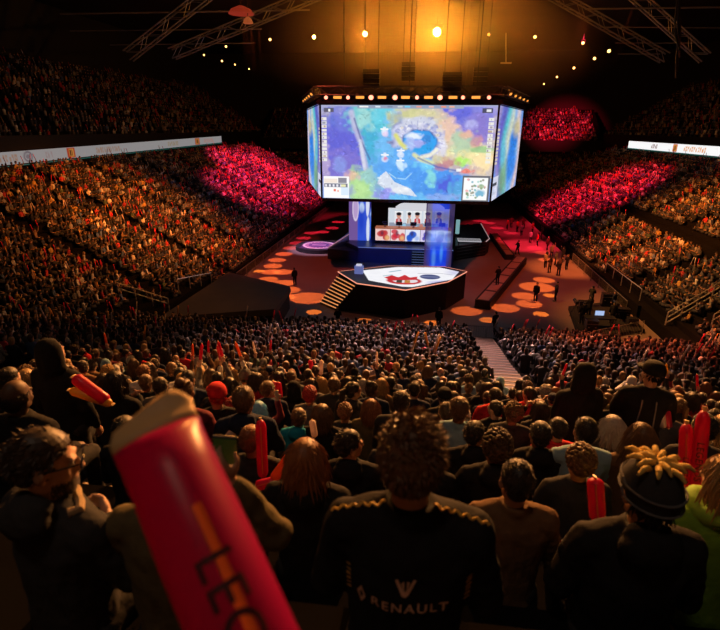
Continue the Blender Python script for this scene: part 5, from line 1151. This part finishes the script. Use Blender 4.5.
# colour keys: 0 top, 1 skin, 2 hair, 3 stick, 4 trousers
def tmpl(detail, arms, stick=0, lean=0.0, legs=True, stand=False):
    t = T(); n = 6 if detail == 0 else 10; L = .42 if stand else 0
    hz = 1.21 + L
    prof = [(-.13, .045), (-.06, .078), (.04, .09), (.115, .05)] if detail == 0 else [(-.15, .05), (-.11, .06), (-.06, .076), (-.01, .084), (.05, .088), (.1, .066), (.125, .03)]
    cols = []
    for z, r in prof:
        row = []
        for j in range(n):
            y = math.sin(2 * PI * j / n); row.append(1 if (z < .03 and y > -.2) or z < -.12 or (z < -.05 and abs(y) < .3) else 2)
        cols.append(row)
    t.loft([hexring(0, lean + .01, hz + z, r * .92, r * 1.12, n) for z, r in prof], cols)
    tor = [(.44, .17, .13), (.72, .175, .12), (.98, .215, .11), (1.06, .13, .08)] if detail == 0 else [(.44, .17, .14), (.6, .175, .13), (.8, .19, .13), (.97, .225, .115), (1.04, .19, .095), (1.09, .07, .06)]
    t.loft([hexring(0, lean * (z - .44) / .7, z + L, rx, ry, n) for z, rx, ry in tor], [0] * len(tor))
    s = -1
    for a in arms:
        sh = (s * .21, lean, 1.0 + L)
        if a == 'up': el, ha = (s * .32, .16, 1.16 + L), (s * .24, .22, 1.42 + L)
        elif a == 'mid': el, ha = (s * .27, .12, .78 + L), (s * .1, .32, 1.0 + L)
        else: el, ha = (s * .27, .04, .74 + L), (s * .1, .28, .68 + L)
        t.limb([sh, el, ha], [.062, .05, .035], [0, 0, 1], 4 if detail == 0 else 6)
        if a == 'up' and stick:
            d = np.array([s * -.12, -.05, .46]); t.limb([np.array(ha) - d * .1, np.array(ha) + d], [.033, .033], [3, 3], 4, True)
        s = 1
    if legs:
        if stand: t.limb([(-.09, 0, .9), (-.1, .02, .45), (-.1, 0, .02)], [.095, .07, .05], [4] * 3); t.limb([(.09, 0, .9), (.1, .02, .45), (.1, 0, .02)], [.095, .07, .05], [4] * 3)
        else: t.limb([(0, 0, .5), (0, .45, .52)], [.19, .15], [4, 4], 4, True)
    return t.arr()
FAR = [tmpl(0, ('lap', 'lap')), tmpl(0, ('lap', 'lap'), 0, .12), tmpl(0, ('up', 'lap'), 1), tmpl(0, ('up', 'up'), 1), tmpl(0, ('mid', 'mid'), 0, .05)]
DIM = [tmpl(0, (), 0, 0, False), tmpl(0, ('up',), 1, 0, False)]
MID = [tmpl(1, ('lap', 'lap')), tmpl(1, ('lap', 'lap'), 0, .1), tmpl(1, ('up', 'lap'), 1), tmpl(1, ('mid', 'mid'), 0, .06), tmpl(1, ('up', 'up'), 1)]
CLOTH = [((.012, .012, .016), 34), ((.03, .03, .035), 16), ((.02, .025, .05), 10), ((.09, .09, .1), 11), ((.22, .22, .23), 9), ((.42, .41, .4), 7), ((.30, .025, .03), 6), ((.06, .10, .22), 4), ((.16, .1, .06), 3), ((.05, .08, .05), 3), ((.35, .22, .06), 2)]
CC = np.array([c for c, w in CLOTH]); CW = np.array([w for c, w in CLOTH], float); CW /= CW.sum()
HC = np.array([(.012, .009, .007), (.03, .018, .01), (.07, .04, .02), (.16, .09, .04), (.3, .2, .09), (.12, .11, .1)]); HW = np.array([.34, .3, .18, .09, .06, .03])
SK = np.array([(.5, .3, .22), (.42, .24, .16), (.3, .16, .1), (.12, .065, .04)]); SW = np.array([.5, .3, .12, .08])
ST = np.array([(.62, .02, .05), (.75, .6, .55), (.7, .3, .04)]); 
class Crowd:
    def __init__(s): s.P, s.Q, s.C, s.n = [], [], [], 0; s.count = 0
    def put(s, tpl, x, y, z, yaw, sc, bright=1.0):
        v, q, k = tpl; c, sn = math.cos(yaw), math.sin(yaw)
        p = np.empty_like(v); p[:, 0] = (v[:, 0] * c - v[:, 1] * sn) * sc + x; p[:, 1] = (v[:, 0] * sn + v[:, 1] * c) * sc + y; p[:, 2] = v[:, 2] * sc + z
        pal = np.array([CC[rng.choice(len(CC), p=CW)] * rng.uniform(.7, 1.3), SK[rng.choice(4, p=SW)], HC[rng.choice(6, p=HW)], ST[rng.choice(3, p=(.6, .2, .2))], (.02, .022, .03)])
        s.P.append(p); s.Q.append(q + s.n); s.C.append(pal[k]); s.n += len(v); s.count += 1
crowd = Crowd()
def pick(l, w): return l[rng.choice(len(l), p=w)]
WF = (.46, .2, .1, .05, .19)
def face(x, y, tx=-1.5, ty=46): return math.atan2(-(tx - x), ty - y) + rng.normal(0, .22)
RAILS = [((-18.6, 33.5), (-21.6, 32.2)), ((-18.4, 41), (-19.5, 37)), ((18.1, 50), (18.1, 41.5)), ((17.9, 36.2), (22.6, 38.3)), ((19.6, 33.8), (23.0, 35.4))]
def seg_d(x, y, a, b):
    dx, dy = b[0] - a[0], b[1] - a[1]; t = min(1, max(0, ((x - a[0]) * dx + (y - a[1]) * dy) / (dx * dx + dy * dy))); return math.hypot(x - a[0] - t * dx, y - a[1] - t * dy)
AISL = (35, 44.8, 53.7, 63.2, 72.5, 82, 91.5, 101)
for sg, h, x0 in ((-1, hl, 18.0), (1, hr, 17.7)):
    for k in range(23):
        x = x0 + .6 + k * .85; z = h(sg * (x - .25))
        ys = max(29.7 if k < 4 else 0, float(np.interp(z + .3, FZ[::-1], FY[::-1])) - .2)
        if sg > 0 and 8 <= k <= 9 and True: walk = True
        else: walk = False
        y = ys + rng.uniform(0, .4)
        while y < 111:
            y += .5 + rng.uniform(-.04, .06)
            if min(abs(y - a) for a in AISL) < .75: continue
            if walk and 40 < y < 70: continue
            if sg > 0 and k < 1 and y < 42: continue
            if sg < 0 and k < 1 and y < 39: continue
            if sg < 0 and k < 3 and y < 33: continue
            if any(seg_d(sg * x, y, a, b) < .42 for a, b in RAILS): continue
            if rng.random() < .04: continue
            u, v, d = proj((sg * x, y, z + 1))
            if u < -25 or u > 745 or (314 < u < 516 and v < 185): continue
            crowd.put(pick(FAR, WF), sg * x + rng.normal(0, .05), y, z - .42 + (.12 if rng.random() < .1 else 0), face(sg * x, y), rng.uniform(.92, 1.06))
for k in range(19):
    y = 107.5 + k * .85; z = .6 + k * .42
    for x in np.arange(-37, 37, .6):
        u, v, d = proj((x, y, z + 1))
        if 312 < u < 518 or rng.random() < .12 or abs(abs(x) - 22) < .7: continue
        crowd.put(pick(FAR, WF), x + rng.normal(0, .06), y, z - .42, PI + rng.normal(0, .2), rng.uniform(.92, 1.06))
for sg in (-1, 1):
    for k in range(18):
        x = 40.6 + k * .9; z = 13.0 + k * .56
        y = 30
        while y < 127:
            y += .68
            if rng.random() < .22 or y % 11 < 1.1: continue
            u, v, d = proj((sg * x, y, z + 1))
            if u < -20 or u > 740 or v < -10 or (316 < u < 514): continue
            crowd.put(pick(DIM, (.85, .15)), sg * x, y + rng.normal(0, .06), z - .42, face(sg * x, y), rng.uniform(.92, 1.06))
for k in range(13):
    y = 125.4 + k * .9; z = 11.4 + k * .56
    for x in np.arange(-39, 39, .64):
        u, v, d = proj((x, y, z + 1))
        if 318 < u < 514 or rng.random() < .12 or v < 60: continue
        crowd.put(pick(FAR, WF) if x > 0 else pick(DIM, (.8, .2)), x, y, z - .42, PI + rng.normal(0, .2), rng.uniform(.95, 1.08))
# near stand beyond the rows built person by person
for k, y in enumerate(ROWY):
    if y > 32.7: break
    z = near_floor(y); x0, x1 = mitre_x(y)
    if y > 29.5: x0, x1 = -9.4, 11.8
    x = max(x0, -34) + rng.uniform(0, .4); x1 = min(x1, 34)
    while x < x1 - .2:
        x += .56 + rng.uniform(-.03, .05)
        if y > 12 and abs(x - (3.1 + (y - 13.5) * .078)) < .92: continue
        u, v, d = proj((x, y, z + 1.2))
        if u < -420 or u > 1080 or v > 900 or k < 2 or taken(k, x, u, v): continue
        if rng.random() < .06: continue
        crowd.put(pick(MID if d < 40 else FAR, (.54, .27, .03, .15, .01)), x, y + rng.normal(0, .04), z, face(x, y, x * .4, 60), rng.uniform(1.0, 1.12))
o = fastmesh('crowd', np.concatenate(crowd.P), np.concatenate(crowd.Q), np.concatenate(crowd.C), M['crowd'])
o['kind'] = 'stuff'; o['label'] = 'packed crowd of spectators filling the stands around the event floor'; o['category'] = 'crowd'
print('CROWD', crowd.count, crowd.n)

# ================================================================== light
w = bpy.data.worlds.new('dim_hall'); SC.world = w; w.use_nodes = True
bg = w.node_tree.nodes['Background']; bg.inputs[0].default_value = (1, .45, .3, 1); bg.inputs[1].default_value = .003
RED, CRIM, ORG, AMB = (1, .02, .06), (1, .03, .12), (1, .36, .07), (1, .5, .12)
K = 1000
# washes over the stands, from the roof rig
spot((-15, 72, 27), (-28, 88, 5), 200 * K, CRIM, 44, .5, .3)
spot((-15, 66, 27), (-26, 73, 4.5), 120 * K, CRIM, 36, .6, .3)
spot((-15, 80, 27), (-29, 100, 6), 110 * K, CRIM, 36, .6, .3)
spot((-4, 45, 27), (-28, 48, 4.5), 110 * K, (1, .25, .03), 46, .9, .3)
spot((-2, 42, 27), (-27, 37, 4), 40 * K, (1, .25, .03), 36, 1, .3)
spot((15, 66, 27), (26, 80, 4.5), 170 * K, RED, 44, .6, .3)
spot((2, 45, 27), (27, 55, 4.5), 140 * K, (1, .27, .035), 40, .8, .3)
spot((0, 40, 27), (21, 39, 2), 70 * K, ORG, 40, .9, .3)
spot((8, 80, 27), (29, 127, 15.6), 420 * K, RED, 18, 1, .3)
spot((0, 30, 27), (-22, 32, 3), 12 * K, ORG, 50, .9, .3)
spot((0, 36, 27), (15, 27, 3), 80 * K, (1, .2, .09), 40, .9, .3)
# lamps of the rig over the near stand: from beyond the seats, so that heads show lit rims
spot((-2, 44, 24), (0, 23, 4), 105 * K, (1, .52, .46), 44, .9, .6)
spot((7, 44, 27), (2, 5, 11), 190 * K, (1, .40, .11), 40, .9, .4)
spot((-9, 40, 27), (-3, 8, 10), 45 * K, ORG, 34, .9, .4)
spot((3, 26, 30), (2, 6, 10.5), 3 * K, ORG, 60, .9, .6)  # wide unseen fill spot added high up to lift the near rows
# unseen fill spot added behind the camera to lift the dark backs
spot((-3, -3, 30), (0, 8, 10), .9 * K, (1, .7, .5), 90, .8, .8)
for (u, v, d, s, l, lab), kw in zip(LAMPS[:2], (8.5, 2.2)):
    lp = bpy.data.lights.new('golden_lamp_light', 'POINT'); lp.energy = kw * K; lp.color = (1, .33, .03); lp.shadow_soft_size = .3
    lo = bpy.data.objects.new('golden_lamp_light', lp); COL.objects.link(lo); lo.location = Vector(pd(u, v, d - .9))
spot((14, 60, 24), (14, 66, 1), 110 * K, RED, 22, .8, .3)
spot((12, 48, 24), (15.5, 55, 1), 70 * K, (1, .2, .04), 22, .8, .3)
# floor pits of light
pools = [(338, 222, 1), (332, 228, 1), (322, 232, 1), (311, 233, 1), (304, 238, 1), (297, 243, 1), (291, 248, .6), (284, 254, .3), (277, 260, .2), (273, 266, .1), (271, 272, .1), (283, 272, .1), (268, 279.5, 0), (284, 283, 0), (289, 290, 0), (283, 297, 0), (308, 298, 0),
         (467, 311, 0), (505.5, 308, 0), (529, 304, 0), (524.5, 296, 0), (537, 287, 0), (544, 280, 0), (480, 221, 1), (489, 223, 1), (497, 228, 1), (511, 233, 1), (535, 248, 1), (544, 253, .6), (548, 260, .3)]
for u, v, rd in pools:
    t_ = pz(u, v, 0); src = np.array([17.5 * np.sign(t_[0] + 2), t_[1] + 2, 26.]); c = np.array(RED) * rd + np.array((1, .19, .035)) * (1 - rd)
    spot(src, t_, (130 if rd < .5 else 80) * K, c, 4.6 if (u, v) not in ((537, 287), (308, 298)) else 7, .12, .05)
for u, v in ((259, 289), (314, 312), (259, 271), (550, 295.5), (541, 314), (488, 320), (364, 321), (432, 323)):
    t_ = pz(u, v, 0); spot(np.array([17.5 * np.sign(t_[0] + 3.2) if abs(t_[0]) > 4 else t_[0], t_[1] + 2, 26.]), t_, 150 * K, (1, .25, .03), 2.6, .15, .05)
# general dim warm wash on the floor, red at the back, blue on the deck, violet on the round logo
spot((-12, 44, 29), (-12, 54, 0), 18 * K, (1, .10, .05), 60, .8, .5)
spot((12, 44, 29), (11, 52, 0), 22 * K, (1, .10, .04), 60, .8, .5)
spot((12, 70, 27), (13, 78, 0), 40 * K, RED, 34, .7, .4)
spot((-9, 70, 27), (-14, 80, 0), 30 * K, RED, 34, .7, .4)
spot((-3, 46, 8.5), (-2, 54.6, .8), 2.4 * K, (.08, .16, 1), 60, .6, .3)
spot((-24, 50, 22), (-12.5, 60.5, .4), 48 * K, (.85, .55, .95), 18, .5, .3)
spot((4, 40, 24), (0, 41, 2), 4 * K, (1, .3, .2), 40, .8, .5)
SC.view_settings.view_transform = 'Standard'; SC.view_settings.look = 'None'; SC.view_settings.gamma = 1; SC.view_settings.exposure = 0
SC.cycles.use_denoising = True; SC.cycles.max_bounces = 6; SC.cycles.diffuse_bounces = 3; SC.cycles.sample_clamp_indirect = 4; SC.cycles.use_adaptive_sampling = True

# thin stage haze hanging under the roof around the lamps
hz = MB().ell((0, 0, 0), (20, 9, 8.6), 32, 18).build('haze', M['black']); hz.location = (-.6, 53.6, 23.2)
mh = bpy.data.materials.new('stage_haze'); mh.use_nodes = True; nt = mh.node_tree; nt.nodes.clear()
vo = nt.nodes.new('ShaderNodeVolumeScatter'); vo.inputs['Anisotropy'].default_value = .35; vo.inputs['Color'].default_value = (1, .8, .6, 1)
ou = nt.nodes.new('ShaderNodeOutputMaterial'); nt.links.new(vo.outputs[0], ou.inputs['Volume']); tc = nt.nodes.new('ShaderNodeTexCoord'); mp = nt.nodes.new('ShaderNodeMapping'); mp.inputs['Scale'].default_value = (1 / 20, 1 / 9, 1 / 8.6); gr = nt.nodes.new('ShaderNodeTexGradient'); gr.gradient_type = 'SPHERICAL'
pw_ = nt.nodes.new('ShaderNodeMath'); pw_.operation = 'POWER'; pw_.inputs[1].default_value = 2.2; ml = nt.nodes.new('ShaderNodeMath'); ml.operation = 'MULTIPLY'; ml.inputs[1].default_value = .075
nt.links.new(tc.outputs['Object'], mp.inputs[0]); nt.links.new(mp.outputs[0], gr.inputs[0]); nt.links.new(gr.outputs['Fac'], pw_.inputs[0]); nt.links.new(pw_.outputs[0], ml.inputs[0]); nt.links.new(ml.outputs[0], vo.inputs['Density'])
hz.data.materials.clear(); hz.data.materials.append(mh)
hz['kind'] = 'stuff'; hz['label'] = 'thin golden stage haze around the roof lamps above the screen'; hz['category'] = 'haze'


# repeats belong together
GR = {'person': None, 'cheering_stick': 'cheering sticks in the crowd', 'golden_lamp': 'golden lamps in the roof', 'roof_pipe': 'roof pipes', 'handrail': 'handrails of the side stands', 'flight_case': 'flight cases in the pit',
      'lamp_truss': 'trusses above the screen', 'speaker_cluster': 'loudspeaker clusters above the screen', 'ribbon_board': 'ribbon boards on the balcony', 'video_camera': 'video cameras in the pit', 'led_tower': 'LED towers on the stage', 'floor_box': 'low boxes on the floor', 'hanging_fixture': 'hanging fixtures below the roof truss'}
for o in SC.objects:
    if o.parent is None and o.get('label') and not o.get('group'):
        n = o.name.split('.')[0]
        if n == 'person': o['group'] = 'spectators in the near stand' if o.location.y < 31 and o.location.z > .6 else 'people on the event floor'
        elif GR.get(n): o['group'] = GR[n]
for o in PROTO.values(): bpy.data.objects.remove(o)
